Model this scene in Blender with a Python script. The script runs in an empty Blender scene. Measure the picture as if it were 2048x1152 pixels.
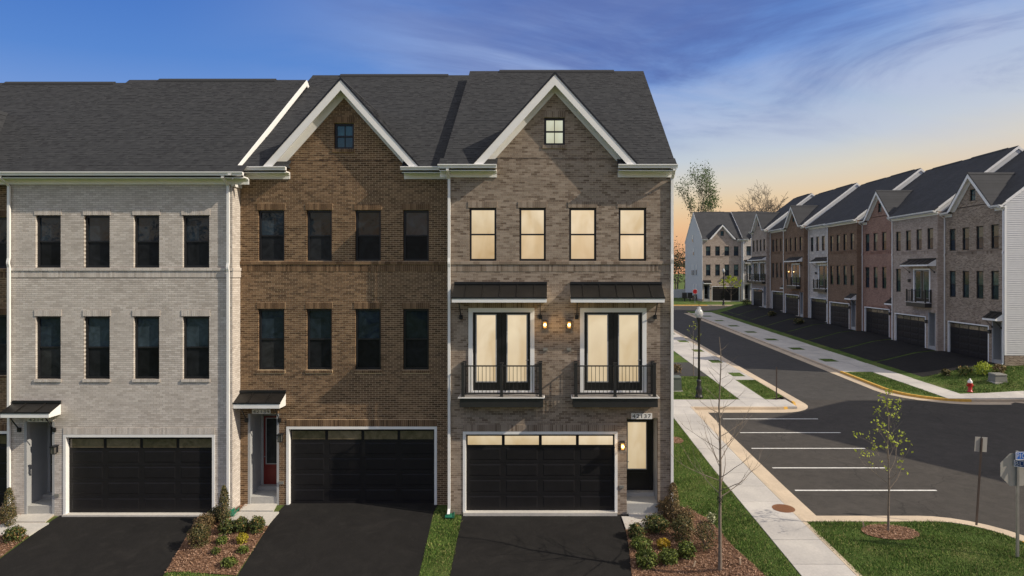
import bpy, bmesh, math, random
import numpy as np
from mathutils import Vector, Matrix
R = math.radians
SC = bpy.context.scene
COL = SC.collection
# ---------------------------------------------------------------- camera, sky, sun, exposure
F, VX, HY, CH = 1230.0, 1100.0, 543.0, 8.0        # focal length (px of the 2048 wide photo), vanishing point, camera height
cam = bpy.data.cameras.new('camera'); camo = bpy.data.objects.new('camera', cam); COL.objects.link(camo)
cam.sensor_width = 36; cam.lens = 36 * F / 2048
cam.shift_x = (1024 - VX) / 2048; cam.shift_y = (HY - 576) / 2048
cam.clip_start = 0.1; cam.clip_end = 3000
camo.location = (0, 0, CH); camo.rotation_euler = (R(90), 0, 0)
SC.camera = camo
SUN = Vector((4.0, -1.15, 3.0)).normalized()        # towards the sun
OFF_PALE, OFF_DARK = (6.3, 3.2, 2), (11.1, 3.4, 5)          # where the drifting cloud pattern stands
wd = bpy.data.worlds.new('World'); SC.world = wd; wd.use_nodes = True
def build_world():
    nt = wd.node_tree; N = nt.nodes; L = nt.links; N.clear()
    def n(t, **k):
        x = N.new(t)
        for a, b in k.items(): setattr(x, a, b)
        return x
    def math_(op, a, b):
        m = n('ShaderNodeMath', operation=op)
        for i, v in enumerate((a, b)):
            if isinstance(v, (int, float)): m.inputs[i].default_value = v
            else: L.new(v, m.inputs[i])
        return m.outputs[0]
    out = n('ShaderNodeOutputWorld'); bg = n('ShaderNodeBackground'); L.new(bg.outputs[0], out.inputs[0])
    tc = n('ShaderNodeTexCoord'); sep = n('ShaderNodeSeparateXYZ'); L.new(tc.outputs['Generated'], sep.inputs[0])
    sky = n('ShaderNodeTexSky', sky_type='NISHITA'); sky.sun_disc = False
    sky.sun_elevation = math.asin(SUN.z); sky.sun_rotation = math.atan2(SUN.x, SUN.y)
    # evening gradient: warm low down and towards the sun's side, blue above
    t = math_('SUBTRACT', sep.outputs['Z'], math_('MULTIPLY', sep.outputs['X'], math_('ADD', .07, math_('MULTIPLY', math_('MINIMUM', math_('MAXIMUM', math_('SUBTRACT', sep.outputs['Z'], .1), 0.0), .3), .35))))
    wob = n('ShaderNodeTexNoise'); wob.inputs['Scale'].default_value = 1.6; wob.inputs['Detail'].default_value = 2
    L.new(tc.outputs['Generated'], wob.inputs['Vector'])
    t = math_('ADD', t, math_('MULTIPLY', math_('SUBTRACT', wob.outputs['Fac'], 0.5), 0.06))
    mr = n('ShaderNodeMapRange'); mr.inputs[1].default_value = -0.1; mr.inputs[2].default_value = 0.7
    L.new(t, mr.inputs[0])
    rp = n('ShaderNodeValToRGB'); L.new(mr.outputs[0], rp.inputs[0]); e = rp.color_ramp.elements
    def srgb(r, g, b): return tuple(((c / 255 + .055) / 1.055) ** 2.4 if c > 10 else c / 3295 for c in (r, g, b)) + (1,)
    stops = [(-.1, (224, 158, 122)), (.0, (236, 168, 124)), (.03, (241, 182, 134)), (.06, (244, 199, 150)), (.09, (240, 212, 172)), (.12, (228, 219, 200)), (.155, (205, 214, 222)),
             (.21, (170, 193, 226)), (.28, (120, 158, 222)), (.36, (88, 138, 214)), (.5, (60, 112, 198)), (.7, (44, 92, 176))]
    e[0].position = 0; e[0].color = srgb(*stops[0][1]); e[1].position = 1; e[1].color = srgb(*stops[-1][1])
    for p, c in stops[1:-1]:
        k = e.new((p + .1) / .8); k.color = srgb(*c)
    # clouds: thin streaks stretched along the horizon
    den = math_('ADD', math_('MAXIMUM', sep.outputs['Z'], 0.0), 0.14)
    cx = math_('DIVIDE', sep.outputs['X'], den); cy = math_('DIVIDE', sep.outputs['Y'], den)
    cmb = n('ShaderNodeCombineXYZ')
    L.new(math_('ADD', math_('MULTIPLY', cx, 0.55), math_('MULTIPLY', cy, -0.04)), cmb.inputs[0]); L.new(math_('MULTIPLY', cy, 0.95), cmb.inputs[1])
    def cloud(scale, det, rough, dist, off, lo, hi):
        mp = n('ShaderNodeVectorMath', operation='ADD'); mp.inputs[1].default_value = off; L.new(cmb.outputs[0], mp.inputs[0])
        no = n('ShaderNodeTexNoise'); L.new(mp.outputs[0], no.inputs['Vector'])
        no.inputs['Scale'].default_value = scale; no.inputs['Detail'].default_value = det
        no.inputs['Roughness'].default_value = rough; no.inputs['Distortion'].default_value = dist
        m = n('ShaderNodeMapRange', interpolation_type='SMOOTHSTEP'); m.inputs[1].default_value = lo; m.inputs[2].default_value = hi
        L.new(no.outputs['Fac'], m.inputs[0]); return m.outputs[0]
    side = n('ShaderNodeMapRange', interpolation_type='SMOOTHSTEP'); side.inputs[1].default_value = -.55; side.inputs[2].default_value = .1
    L.new(sep.outputs['X'], side.inputs[0])
    def mix(a, b, f):
        m = n('ShaderNodeMix', data_type='RGBA'); L.new(a, m.inputs['A'])
        if isinstance(b, tuple): m.inputs['B'].default_value = b
        else: L.new(b, m.inputs['B'])
        if isinstance(f, float): m.inputs['Factor'].default_value = f
        else: L.new(f, m.inputs['Factor'])
        return m.outputs['Result']
    c = rp.outputs[0]
    pale = cloud(1.5, 7, .55, .5, OFF_PALE, .36, .66)
    low = n('ShaderNodeMapRange', interpolation_type='SMOOTHSTEP'); low.inputs[1].default_value = .10; low.inputs[2].default_value = .26
    L.new(sep.outputs['Z'], low.inputs[0])
    c = mix(c, srgb(196, 204, 230), math_('MULTIPLY', math_('MULTIPLY', pale, side.outputs[0]), math_('MULTIPLY', low.outputs[0], .55)))
    # the veil is added overhead, mostly out of view, to lift and neutralise fill light
    fill_veil = n('ShaderNodeMapRange', interpolation_type='SMOOTHSTEP'); fill_veil.inputs[1].default_value = .38; fill_veil.inputs[2].default_value = .75
    L.new(sep.outputs['Z'], fill_veil.inputs[0])
    c = mix(c, srgb(248, 243, 236), math_('MULTIPLY', fill_veil.outputs[0], .95))
    dark = cloud(.85, 9, .62, 1.6, OFF_DARK, .46, .68)
    hi = n('ShaderNodeMapRange', interpolation_type='SMOOTHSTEP'); hi.inputs[1].default_value = .16; hi.inputs[2].default_value = .30
    L.new(sep.outputs['Z'], hi.inputs[0])
    c = mix(c, srgb(82, 104, 172), math_('MULTIPLY', math_('MULTIPLY', dark, side.outputs[0]), math_('MULTIPLY', hi.outputs[0], .8)))
    nis = n('ShaderNodeVectorMath', operation='SCALE'); L.new(sky.outputs[0], nis.inputs[0]); nis.inputs['Scale'].default_value = .06
    c = mix(c, nis.outputs[0], .12)
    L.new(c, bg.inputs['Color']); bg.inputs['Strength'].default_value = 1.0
build_world()
sl = bpy.data.lights.new('sun', 'SUN'); sl.energy = 4.8; sl.angle = R(.5); sl.color = (1, .88, .71)
so = bpy.data.objects.new('sun', sl); COL.objects.link(so); so.location = (30, -10, 40)
so.rotation_euler = (-SUN).to_track_quat('-Z', 'Y').to_euler()
vs = SC.view_settings; vs.view_transform = 'Standard'; vs.look = 'None'; vs.exposure = 0.0; vs.gamma = 1; vs.use_curve_mapping = False
SC.cycles.max_bounces = 6

# ---------------------------------------------------------------- materials
MATS = {}
class NT:
    def __init__(s, name):
        s.m = bpy.data.materials.new(name); s.m.use_nodes = True; s.t = s.m.node_tree; s.N = s.t.nodes; s.L = s.t.links
        s.b = s.N['Principled BSDF']
    def n(s, t, **k):
        x = s.N.new(t)
        for a, b in k.items(): setattr(x, a, b)
        return x
    def set(s, sock, v):
        if isinstance(v, bpy.types.NodeSocket): s.L.new(v, sock)
        else: sock.default_value = v
    def coord(s, which='Object'): return s.n('ShaderNodeTexCoord').outputs[which]
    def pos(s): return s.n('ShaderNodeNewGeometry').outputs['Position']
    def island(s): return s.n('ShaderNodeNewGeometry').outputs['Random Per Island']
    def noise(s, vec, scale, det=4, rough=.55, dist=0):
        x = s.n('ShaderNodeTexNoise'); s.L.new(vec, x.inputs['Vector']); x.inputs['Scale'].default_value = scale
        x.inputs['Detail'].default_value = det; x.inputs['Roughness'].default_value = rough; x.inputs['Distortion'].default_value = dist
        return x.outputs['Fac']
    def ramp(s, fac, stops, mode='LINEAR'):
        r = s.n('ShaderNodeValToRGB'); s.L.new(fac, r.inputs[0]); e = r.color_ramp.elements; r.color_ramp.interpolation = mode
        e[0].position, e[0].color = stops[0][0], tuple(stops[0][1]) + (1,)
        e[1].position, e[1].color = stops[-1][0], tuple(stops[-1][1]) + (1,)
        for p, c in stops[1:-1]: k = e.new(p); k.color = tuple(c) + (1,)
        return r.outputs[0]
    def mix(s, a, b, f, mode='MIX'):
        m = s.n('ShaderNodeMix', data_type='RGBA', blend_type=mode)
        for k, v in (('A', a), ('B', b), ('Factor', f)):
            if isinstance(v, bpy.types.NodeSocket): s.L.new(v, m.inputs[k])
            elif k == 'Factor': m.inputs[k].default_value = v
            else: m.inputs[k].default_value = tuple(v) + (1,)
        return m.outputs['Result']
    def mapr(s, v, a, b, c, d):
        m = s.n('ShaderNodeMapRange'); s.L.new(v, m.inputs[0])
        for i, x in enumerate((a, b, c, d)): m.inputs[i + 1].default_value = x
        return m.outputs[0]
    def bump(s, h, dist=.01, st=.5):
        b = s.n('ShaderNodeBump'); s.L.new(h, b.inputs['Height']); b.inputs['Distance'].default_value = dist; b.inputs['Strength'].default_value = st
        s.L.new(b.outputs[0], s.b.inputs['Normal'])
    def done(s, col=None, rough=.8, spec=.3, metal=0):
        if col is not None: s.set(s.b.inputs['Base Color'], col if isinstance(col, bpy.types.NodeSocket) else tuple(col) + (1,))
        s.set(s.b.inputs['Roughness'], rough); s.b.inputs['Specular IOR Level'].default_value = spec; s.b.inputs['Metallic'].default_value = metal
        MATS[s.m.name] = s.m; return s.m
def hsv_vary(t, col, amt_fac, lo=.75, hi=1.25):
    return t.mix(col, t.ramp(amt_fac, [(0, (lo,) * 3), (1, (hi,) * 3)]), 1.0, 'MULTIPLY')
def plain(name, col, rough=.6, spec=.4, metal=0, vary=.15, scale=3.0):
    t = NT(name); f = t.noise(t.pos(), scale, 6, .65)
    c = t.mix(col, t.ramp(f, [(.25, (1 - vary,) * 3), (.75, (1 + vary,) * 3)]), 1.0, 'MULTIPLY')
    return t.done(c, rough, spec, metal)
def islandmat(name, stops, rough=.85, spec=.2, bump=.003, bscale=60, wear=.12):
    t = NT(name); c = t.ramp(t.island(), stops)
    f = t.noise(t.pos(), 1.3, 4)
    c = t.mix(c, t.ramp(f, [(.2, (1 - wear,) * 3), (.8, (1 + wear,) * 3)]), 1.0, 'MULTIPLY')
    g = t.noise(t.pos(), bscale, 3)
    c = t.mix(c, t.ramp(g, [(.3, (.85,) * 3), (.7, (1.12,) * 3)]), 1.0, 'MULTIPLY')
    if bump: t.bump(g, bump, .15)
    return t.done(c, rough, spec)
def brickset(key, stops, mortar):
    islandmat(key + '_brick', stops)
    plain(key + '_mortar', mortar, .95, .1, 0, .12, 6)
    # same brick for walls too far away to build course by course
    t = NT(key + '_far'); sp = t.n('ShaderNodeSeparateXYZ'); t.L.new(t.coord(), sp.inputs[0])
    a = t.n('ShaderNodeMath', operation='ADD'); t.L.new(sp.outputs[0], a.inputs[0]); t.L.new(sp.outputs[1], a.inputs[1])
    cb = t.n('ShaderNodeCombineXYZ'); t.L.new(a.outputs[0], cb.inputs[0]); t.L.new(sp.outputs[2], cb.inputs[1])
    b = t.n('ShaderNodeTexBrick'); t.L.new(cb.outputs[0], b.inputs['Vector']); b.inputs['Scale'].default_value = 1
    b.inputs['Brick Width'].default_value = .2032; b.inputs['Row Height'].default_value = .0677; b.inputs['Mortar Size'].default_value = .006
    b.inputs['Color1'].default_value = tuple(stops[0][1]) + (1,); b.inputs['Color2'].default_value = tuple(stops[-1][1]) + (1,)
    b.inputs['Mortar'].default_value = tuple(mortar) + (1,); b.inputs['Bias'].default_value = 0
    f = t.noise(t.coord(), 1.1, 5)
    c = t.mix(b.outputs['Color'], t.ramp(f, [(.25, (.85,) * 3), (.75, (1.15,) * 3)]), 1.0, 'MULTIPLY')
    t.done(c, .9, .15)
brickset('taupe', [(0, (.145, .107, .081)), (.2, (.228, .177, .137)), (.6, (.285, .229, .182)), (1, (.35, .287, .233))], (.48, .405, .318))
brickset('brown', [(0, (.086, .052, .030)), (.3, (.138, .086, .050)), (.75, (.182, .115, .067)), (1, (.240, .156, .092))], (.62, .485, .325))
brickset('white', [(0, (.475, .43, .39)), (.3, (.55, .505, .462)), (.7, (.595, .548, .505)), (1, (.645, .60, .555))], (.31, .275, .245))
brickset('red', [(0, (.23, .125, .095)), (1, (.34, .20, .155))], (.40, .31, .25))
brickset('tan', [(0, (.29, .23, .19)), (1, (.44, .36, .305))], (.46, .40, .34))
brickset('chestnut', [(0, (.145, .088, .057)), (1, (.225, .145, .097))], (.30, .23, .17))
islandmat('shingle', [(0, (.029, .030, .034)), (.2, (.034, .036, .040)), (.8, (.040, .042, .046)), (1, (.045, .047, .051))], .9, .15, .002, 120, .04)
def far_roof():
    t = NT('far_roof'); sp = t.n('ShaderNodeSeparateXYZ'); t.L.new(t.coord(), sp.inputs[0])
    cb = t.n('ShaderNodeCombineXYZ'); t.L.new(sp.outputs[0], cb.inputs[0]); t.L.new(sp.outputs[2], cb.inputs[1])
    b = t.n('ShaderNodeTexBrick'); t.L.new(cb.outputs[0], b.inputs['Vector'])
    b.inputs['Brick Width'].default_value = .3; b.inputs['Row Height'].default_value = .09; b.inputs['Mortar Size'].default_value = .008
    b.inputs['Scale'].default_value = 1
    b.inputs['Color1'].default_value = (.046, .048, .053, 1); b.inputs['Color2'].default_value = (.058, .060, .066, 1); b.inputs['Mortar'].default_value = (.040, .040, .041, 1)
    f = t.noise(t.coord(), .8, 5)
    t.done(t.mix(b.outputs['Color'], t.ramp(f, [(.25, (.85,) * 3), (.75, (1.15,) * 3)]), 1.0, 'MULTIPLY'), .9, .15)
far_roof()
plain('white_trim', (.82, .82, .81), .45, .4, 0, .05)
plain('trim_shade', (.66, .66, .65), .5, .3, 0, .05)
plain('siding', (.58, .59, .60), .5, .35, 0, .05)
plain('black_frame', (.012, .013, .016), .4, .4, 0, .2)
plain('door_black', (.011, .011, .013), .35, .5, 0, .2)
plain('garage_paint', (.0125, .012, .0135), .5, .22, 0, .2)
plain('awning_metal', (.019, .0178, .0165), .38, .5, .3, .2)
plain('rail_metal', (.022, .022, .024), .4, .5, 0, .2)
plain('deck_board', (.34, .32, .30), .8)
plain('red_paint', (.16, .014, .012), .4, .5)
plain('grey_panel', (.36, .37, .38), .6, .3, 0, .06)
plain('ceiling_panel', (.5, .5, .5), .7, .2, 0, .04)
plain('plaque', (.8, .79, .76), .6, .3)
plain('plaque_grey', (.55, .54, .50), .6, .3)
plain('ink', (.02, .022, .03), .5)
plain('galvanised', (.30, .30, .29), .5, .5, .6, .15)
plain('sign_back', (.40, .39, .36), .5, .5, .3, .1)
plain('pole_black', (.015, .015, .016), .4, .5)
plain('pole_brown', (.06, .045, .04), .5, .4)
plain('sign_red', (.45, .02, .025), .4)
plain('sign_blue', (.02, .11, .42), .4)
plain('sign_white', (.8, .8, .8), .4)
plain('sign_blue_dark', (.015, .05, .16), .4)
plain('hydrant_red', (.42, .02, .015), .4, .5)
plain('hydrant_white', (.70, .70, .70), .4, .5)
plain('splash_green', (.02, .16, .10), .5)
plain('box_green', (.10, .12, .105), .6)
plain('box_grey', (.19, .19, .175), .7)
plain('rust', (.19, .085, .04), .8, .3, 0, .3, 25)
plain('wood_stake', (.52, .40, .28), .8)
plain('yellow_paint', (.58, .34, .07), .7, .3, 0, .2, 4)
plain('line_paint', (.68, .68, .66), .7, .3, 0, .25, 9)
plain('fence_white', (.6, .6, .58), .6)
plain('bark_young', (.20, .165, .135), .9, .1, 0, .3, 12)
plain('bark_far', (.13, .115, .10), .9, .1, 0, .3, 2)
plain('tie_black', (.012, .012, .012), .7)
plain('meter', (.5, .5, .5), .5)
def concrete(name, col, sc=1.0):
    t = NT(name); p = t.pos(); a = t.noise(p, .7 * sc, 5, .6); b = t.noise(p, 14, 5, .7); c3 = t.noise(p, 160, 2)
    c = t.mix(col, t.ramp(a, [(.25, (.82, .82, .83)), (.75, (1.14, 1.13, 1.1))]), 1.0, 'MULTIPLY')
    c = t.mix(c, t.ramp(b, [(.3, (.9,) * 3), (.7, (1.07,) * 3)]), 1.0, 'MULTIPLY')
    c = t.mix(c, t.ramp(c3, [(.3, (.88,) * 3), (.7, (1.1,) * 3)]), 1.0, 'MULTIPLY')
    r = t.n('ShaderNodeObjectInfo').outputs['Random']
    c = t.mix(c, t.ramp(r, [(0, (.92,) * 3), (1, (1.06,) * 3)]), 1.0, 'MULTIPLY')
    t.bump(c3, .003, .4); return t.done(c, .9, .2)
concrete('sidewalk', (.47, .45, .43)); concrete('kerb', (.52, .43, .33)); concrete('pad', (.52, .50, .47)); concrete('step', (.40, .40, .39))
def asphalt(name, lo, hi, speck, dust):
    t = NT(name); p = t.pos(); a = t.noise(p, .35, 6, .65, .4); b = t.noise(p, 2.2, 7, .72, .6); g = t.noise(p, 110, 2)
    c = t.mix(t.ramp(a, [(.25, lo), (.75, hi)]), t.ramp(b, [(.25, (.72,) * 3), (.8, (1.3,) * 3)]), 1.0, 'MULTIPLY')
    c = t.mix(c, t.ramp(g, [(.35, (.7,) * 3), (.75, (speck,) * 3)]), 1.0, 'MULTIPLY')
    d = t.noise(p, .9, 8, .75, 2.0); c = t.mix(c, dust, t.mapr(d, .50, .82, 0, .3))             # dust and tyre scuffs
    sc = t.noise(p, 9, 3, .8, 1.5); c = t.mix(c, (.16, .15, .14), t.mapr(sc, .72, .80, 0, .6))   # bare stones
    v = t.n('ShaderNodeTexVoronoi', feature='DISTANCE_TO_EDGE'); v.inputs['Scale'].default_value = .16
    wp = t.n('ShaderNodeVectorMath', operation='ADD'); t.L.new(p, wp.inputs[0]); nz = t.n('ShaderNodeTexNoise'); nz.inputs['Scale'].default_value = .8; nz.inputs['Detail'].default_value = 5; t.L.new(p, nz.inputs['Vector']); t.L.new(nz.outputs['Color'], wp.inputs[1]); t.L.new(wp.outputs[0], v.inputs['Vector'])
    if name != 'driveway_asphalt': c = t.mix(c, (.018, .017, .016), t.mapr(v.outputs['Distance'], .001, .004, .55, 0))  # hairline cracks
    t.bump(g, .004, .7); return t.done(c, .88, .25)
asphalt('driveway_asphalt', (.0075, .0072, .0074), (.0125, .0118, .0115), 1.9, (.050, .046, .042))
asphalt('lot_asphalt', (.045, .041, .037), (.064, .058, .052), 1.35, (.095, .083, .072))
asphalt('street_asphalt', (.048, .046, .044), (.062, .059, .056), 1.3, (.085, .08, .074))
def lawnmat():
    t = NT('lawn'); p = t.pos(); a = t.noise(p, .55, 5, .6); b = t.noise(p, 7, 5, .7); g = t.noise(p, 60, 3, .7)
    c = t.ramp(a, [(.25, (.05, .09, .022)), (.5, (.085, .13, .034)), (.78, (.155, .155, .06))])
    c = t.mix(c, t.ramp(b, [(.25, (.7,) * 3), (.75, (1.35,) * 3)]), 1.0, 'MULTIPLY')
    c = t.mix(c, t.ramp(g, [(.3, (.45,) * 3), (.75, (1.5,) * 3)]), 1.0, 'MULTIPLY')
    t.bump(g, .04, .9); t.done(c, .95, .1)
lawnmat()
def mulchmat():
    t = NT('mulch'); p = t.pos(); a = t.noise(p, 2, 4); g = t.noise(p, 45, 4, .75, 1.2)
    c = t.ramp(g, [(.28, (.05, .027, .017)), (.5, (.20, .112, .070)), (.72, (.36, .215, .142))])
    c = t.mix(c, t.ramp(a, [(.25, (.8,) * 3), (.75, (1.2,) * 3)]), 1.0, 'MULTIPLY')
    t.bump(g, .03, 1); t.done(c, .95, .1)
mulchmat()
islandmat('mulch_chip', [(0, (.08, .044, .028)), (.5, (.26, .148, .095)), (1, (.50, .33, .235))], .95, .1, 0)
islandmat('grass_blade', [(0, (.048, .098, .018)), (.5, (.100, .178, .034)), (.82, (.165, .23, .055)), (1, (.34, .29, .13))], .8, .2, 0, 60, .35)
def leafmat(name, stops, trans=.25):
    t = NT(name); c = t.ramp(t.island(), stops); f = t.noise(t.pos(), 6, 2)
    c = t.mix(c, t.ramp(f, [(.25, (.7,) * 3), (.75, (1.3,) * 3)]), 1.0, 'MULTIPLY')
    m = t.done(c, .55, .3)
    tr = t.n('ShaderNodeBsdfTranslucent'); t.L.new(c, tr.inputs[0]); ms = t.n('ShaderNodeMixShader'); ms.inputs[0].default_value = trans
    t.L.new(t.b.outputs[0], ms.inputs[1]); t.L.new(tr.outputs[0], ms.inputs[2]); t.L.new(ms.outputs[0], t.N['Material Output'].inputs[0])
    return m
leafmat('leaf_brown', [(0, (.045, .040, .017)), (.4, (.12, .095, .042)), (.75, (.23, .15, .07)), (1, (.36, .25, .12))])
leafmat('leaf_olive', [(0, (.030, .038, .015)), (.5, (.090, .098, .036)), (.85, (.19, .145, .06)), (1, (.30, .21, .09))])
leafmat('leaf_dark', [(0, (.022, .036, .012)), (.45, (.065, .095, .028)), (.8, (.15, .175, .05)), (1, (.36, .20, .08))])
leafmat('leaf_green', [(0, (.035, .052, .012)), (.5, (.105, .145, .030)), (1, (.22, .26, .06))])
leafmat('leaf_yellow', [(0, (.16, .13, .01)), (.6, (.42, .36, .03)), (1, (.55, .48, .08))])
leafmat('leaf_gold', [(0, (.16, .11, .01)), (.6, (.40, .26, .02)), (1, (.50, .36, .04))])
leafmat('leaf_lime', [(0, (.24, .30, .03)), (1, (.50, .56, .08))], .4)
leafmat('leaf_tree', [(0, (.045, .085, .028)), (.6, (.10, .16, .05)), (1, (.17, .23, .09))], .4)
leafmat('leaf_white', [(0, (.10, .12, .04)), (.6, (.3, .32, .16)), (1, (.8, .78, .6))])
leafmat('leaf_wood', [(0, (.04, .042, .028)), (.5, (.078, .078, .05)), (.8, (.11, .115, .055)), (1, (.17, .17, .06))])
def glass(name, col, rough=.04, spec=.5, wav=.006):
    t = NT(name); f = t.noise(t.pos(), 1.6, 2, .5, .6); t.bump(f, wav, .35)
    h = t.noise(t.pos(), 2.3, 4, .6, 1.2)
    c = t.mix(col, t.ramp(h, [(.3, (.6,) * 3), (.7, (1.6,) * 3)]), 1.0, 'MULTIPLY')
    r_ = t.n('ShaderNodeObjectInfo').outputs['Random']
    c = t.mix(c, t.ramp(r_, [(0, (.55,) * 3), (.7, (1.1,) * 3), (1, (2.0, 1.9, 1.7))]), 1.0, 'MULTIPLY')
    return t.done(c, rough, spec)
glass('glass_dark', (.020, .031, .045), .03, .34, .02); glass('glass_screen', (.014, .016, .019), .3, .15)  # bluish base of the dark panes: sky reflection put into the colour
glass('glass_teal', (.02, .075, .09), .06, .7); glass('glass_far', (.035, .06, .06), .1, .7); glass('glass_garage', (.12, .095, .065), .12, .7, .03)
def litglass(name, col, st):
    t = NT(name); p = t.pos(); mp = t.n('ShaderNodeMapping'); mp.inputs['Scale'].default_value = (1.6, 1.6, .8); t.L.new(p, mp.inputs[0])
    f = t.noise(mp.outputs[0], .9, 3, .5, .8)     # soft uneven room glow painted into the pane, no room behind it
    c = t.mix(col, t.ramp(f, [(.3, (.86, .80, .70)), (.55, (1, 1, 1)), (.75, (1.08, 1.10, 1.12))]), 1.0, 'MULTIPLY')
    r = t.n('ShaderNodeObjectInfo').outputs['Random']
    c = t.mix(c, t.ramp(r, [(0, (.80, .77, .70)), (1, (1.08, 1.08, 1.12))]), 1.0, 'MULTIPLY')
    sz_ = t.n('ShaderNodeSeparateXYZ'); t.L.new(t.coord('Generated'), sz_.inputs[0])
    c = t.mix(c, t.ramp(sz_.outputs[2], [(0, (.88, .85, .80)), (.7, (1.0, 1.0, 1.0)), (1, (1.06, 1.06, 1.06))]), 1.0, 'MULTIPLY')  # brighter towards the top: ceiling light painted into the glow
    t.set(t.b.inputs['Emission Color'], c); t.b.inputs['Emission Strength'].default_value = st
    t.bump(t.noise(p, 1.6, 2), .006, .3)
    return t.done((.05, .045, .035), .03, .6)
litglass('glass_lit', (1.0, .82, .56), .76); litglass('glass_lit_low', (.97, .75, .48), .76); litglass('glass_lit_pale', (.86, .90, .70), .72)
t = NT('lamp_glow'); t.b.inputs['Emission Color'].default_value = (1, .62, .18, 1); t.b.inputs['Emission Strength'].default_value = 9; t.done((.8, .5, .2), .4)
t = NT('lantern_amber'); t.b.inputs['Emission Color'].default_value = (1, .5, .12, 1); t.b.inputs['Emission Strength'].default_value = .5; t.done((.12, .07, .03), .15)
t = NT('globe_glass'); t.done((.62, .63, .63), .12, .6); t.b.inputs['Transmission Weight'].default_value = .35
t = NT('lantern_glass'); t.done((.10, .095, .085), .1, .6)
M = MATS

# ---------------------------------------------------------------- mesh helpers
class MB:
    def __init__(s): s.v = []; s.f = []
    def quad(s, a, b, c, d): n = len(s.v); s.v += [tuple(a), tuple(b), tuple(c), tuple(d)]; s.f.append((n, n + 1, n + 2, n + 3)); return s
    def poly(s, pts): n = len(s.v); s.v += [tuple(p) for p in pts]; s.f.append(tuple(range(n, n + len(pts)))); return s
    def box(s, x0, x1, y0, y1, z0, z1):
        n = len(s.v)
        s.v += [(x0, y0, z0), (x1, y0, z0), (x1, y1, z0), (x0, y1, z0), (x0, y0, z1), (x1, y0, z1), (x1, y1, z1), (x0, y1, z1)]
        s.f += [(n, n + 3, n + 2, n + 1), (n + 4, n + 5, n + 6, n + 7), (n, n + 1, n + 5, n + 4), (n + 1, n + 2, n + 6, n + 5), (n + 2, n + 3, n + 7, n + 6), (n + 3, n, n + 4, n + 7)]
        return s
    def hexa(s, p):   # 8 points: bottom 4 ccw, top 4 ccw
        n = len(s.v); s.v += [tuple(q) for q in p]
        s.f += [(n, n + 3, n + 2, n + 1), (n + 4, n + 5, n + 6, n + 7), (n, n + 1, n + 5, n + 4), (n + 1, n + 2, n + 6, n + 5), (n + 2, n + 3, n + 7, n + 6), (n + 3, n, n + 4, n + 7)]
        return s
    def prism(s, prof, a, b, axis='x'):
        """profile (list of 2d points) extruded from a to b along axis; profile is in the other two axes"""
        n = len(s.v); k = len(prof)
        for t in (a, b):
            for (p, q) in prof: s.v.append({'x': (t, p, q), 'y': (p, t, q), 'z': (p, q, t)}[axis])
        for i in range(k):
            j = (i + 1) % k; s.f.append((n + i, n + j, n + k + j, n + k + i))
        s.f.append(tuple(range(n + k - 1, n - 1, -1))); s.f.append(tuple(range(n + k, n + 2 * k)))
        return s
    def tube(s, pts, rad, sides=6, cap=True):
        pts = [Vector(p) for p in pts]
        if not hasattr(rad, '__len__'): rad = [rad] * len(pts)
        n = len(s.v); prev = None
        for i, p in enumerate(pts):
            d = (pts[min(i + 1, len(pts) - 1)] - pts[max(i - 1, 0)])
            d = d.normalized() if d.length > 1e-9 else Vector((0, 0, 1))
            u = prev if prev is not None else (Vector((1, 0, 0)) if abs(d.x) < .9 else Vector((0, 1, 0)))
            u = (u - d * u.dot(d)).normalized(); w = d.cross(u); prev = u
            for k in range(sides):
                a = 2 * math.pi * k / sides; s.v.append(tuple(p + (u * math.cos(a) + w * math.sin(a)) * rad[i]))
        for i in range(len(pts) - 1):
            for k in range(sides):
                j = (k + 1) % sides; a = n + i * sides
                s.f.append((a + k, a + j, a + sides + j, a + sides + k))
        if cap:
            s.f.append(tuple(n + k for k in range(sides - 1, -1, -1))); e = n + (len(pts) - 1) * sides; s.f.append(tuple(e + k for k in range(sides)))
        return s
    def lathe(s, prof, c=(0, 0, 0), sides=14):
        n = len(s.v)
        for (r, z) in prof:
            for k in range(sides):
                a = 2 * math.pi * k / sides; s.v.append((c[0] + r * math.cos(a), c[1] + r * math.sin(a), c[2] + z))
        for i in range(len(prof) - 1):
            for k in range(sides):
                j = (k + 1) % sides; a = n + i * sides; s.f.append((a + k, a + j, a + sides + j, a + sides + k))
        s.f.append(tuple(n + k for k in range(sides - 1, -1, -1))); e = n + (len(prof) - 1) * sides; s.f.append(tuple(e + k for k in range(sides)))
        return s
    def mesh(s, name, mat, smooth=False):
        me = bpy.data.meshes.new(name); me.from_pydata(s.v, [], s.f)
        if mat: me.materials.append(M[mat])
        if smooth: me.polygons.foreach_set('use_smooth', [True] * len(me.polygons))
        me.update(); return me
    def build(s, name, mat, parent=None, loc=(0, 0, 0), smooth=False):
        return link(name, s.mesh(name, mat, smooth), parent, loc)
def link(name, me, parent=None, loc=(0, 0, 0), rot=None):
    o = bpy.data.objects.new(name, me); COL.objects.link(o); o.location = loc
    if rot: o.rotation_euler = rot
    if parent: o.parent = parent
    return o
def thing(name, label, cat, loc=(0, 0, 0), rotz=0, group=None):
    o = bpy.data.objects.new(name, None); COL.objects.link(o); o.location = loc; o.rotation_euler = (0, 0, rotz); o.empty_display_size = .3
    tag(o, label, cat, group); return o
def tag(o, label, cat, group=None):
    o['label'] = label; o['category'] = cat
    if group: o['group'] = group
    return o
def kind(o, k): o['kind'] = k; return o
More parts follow.
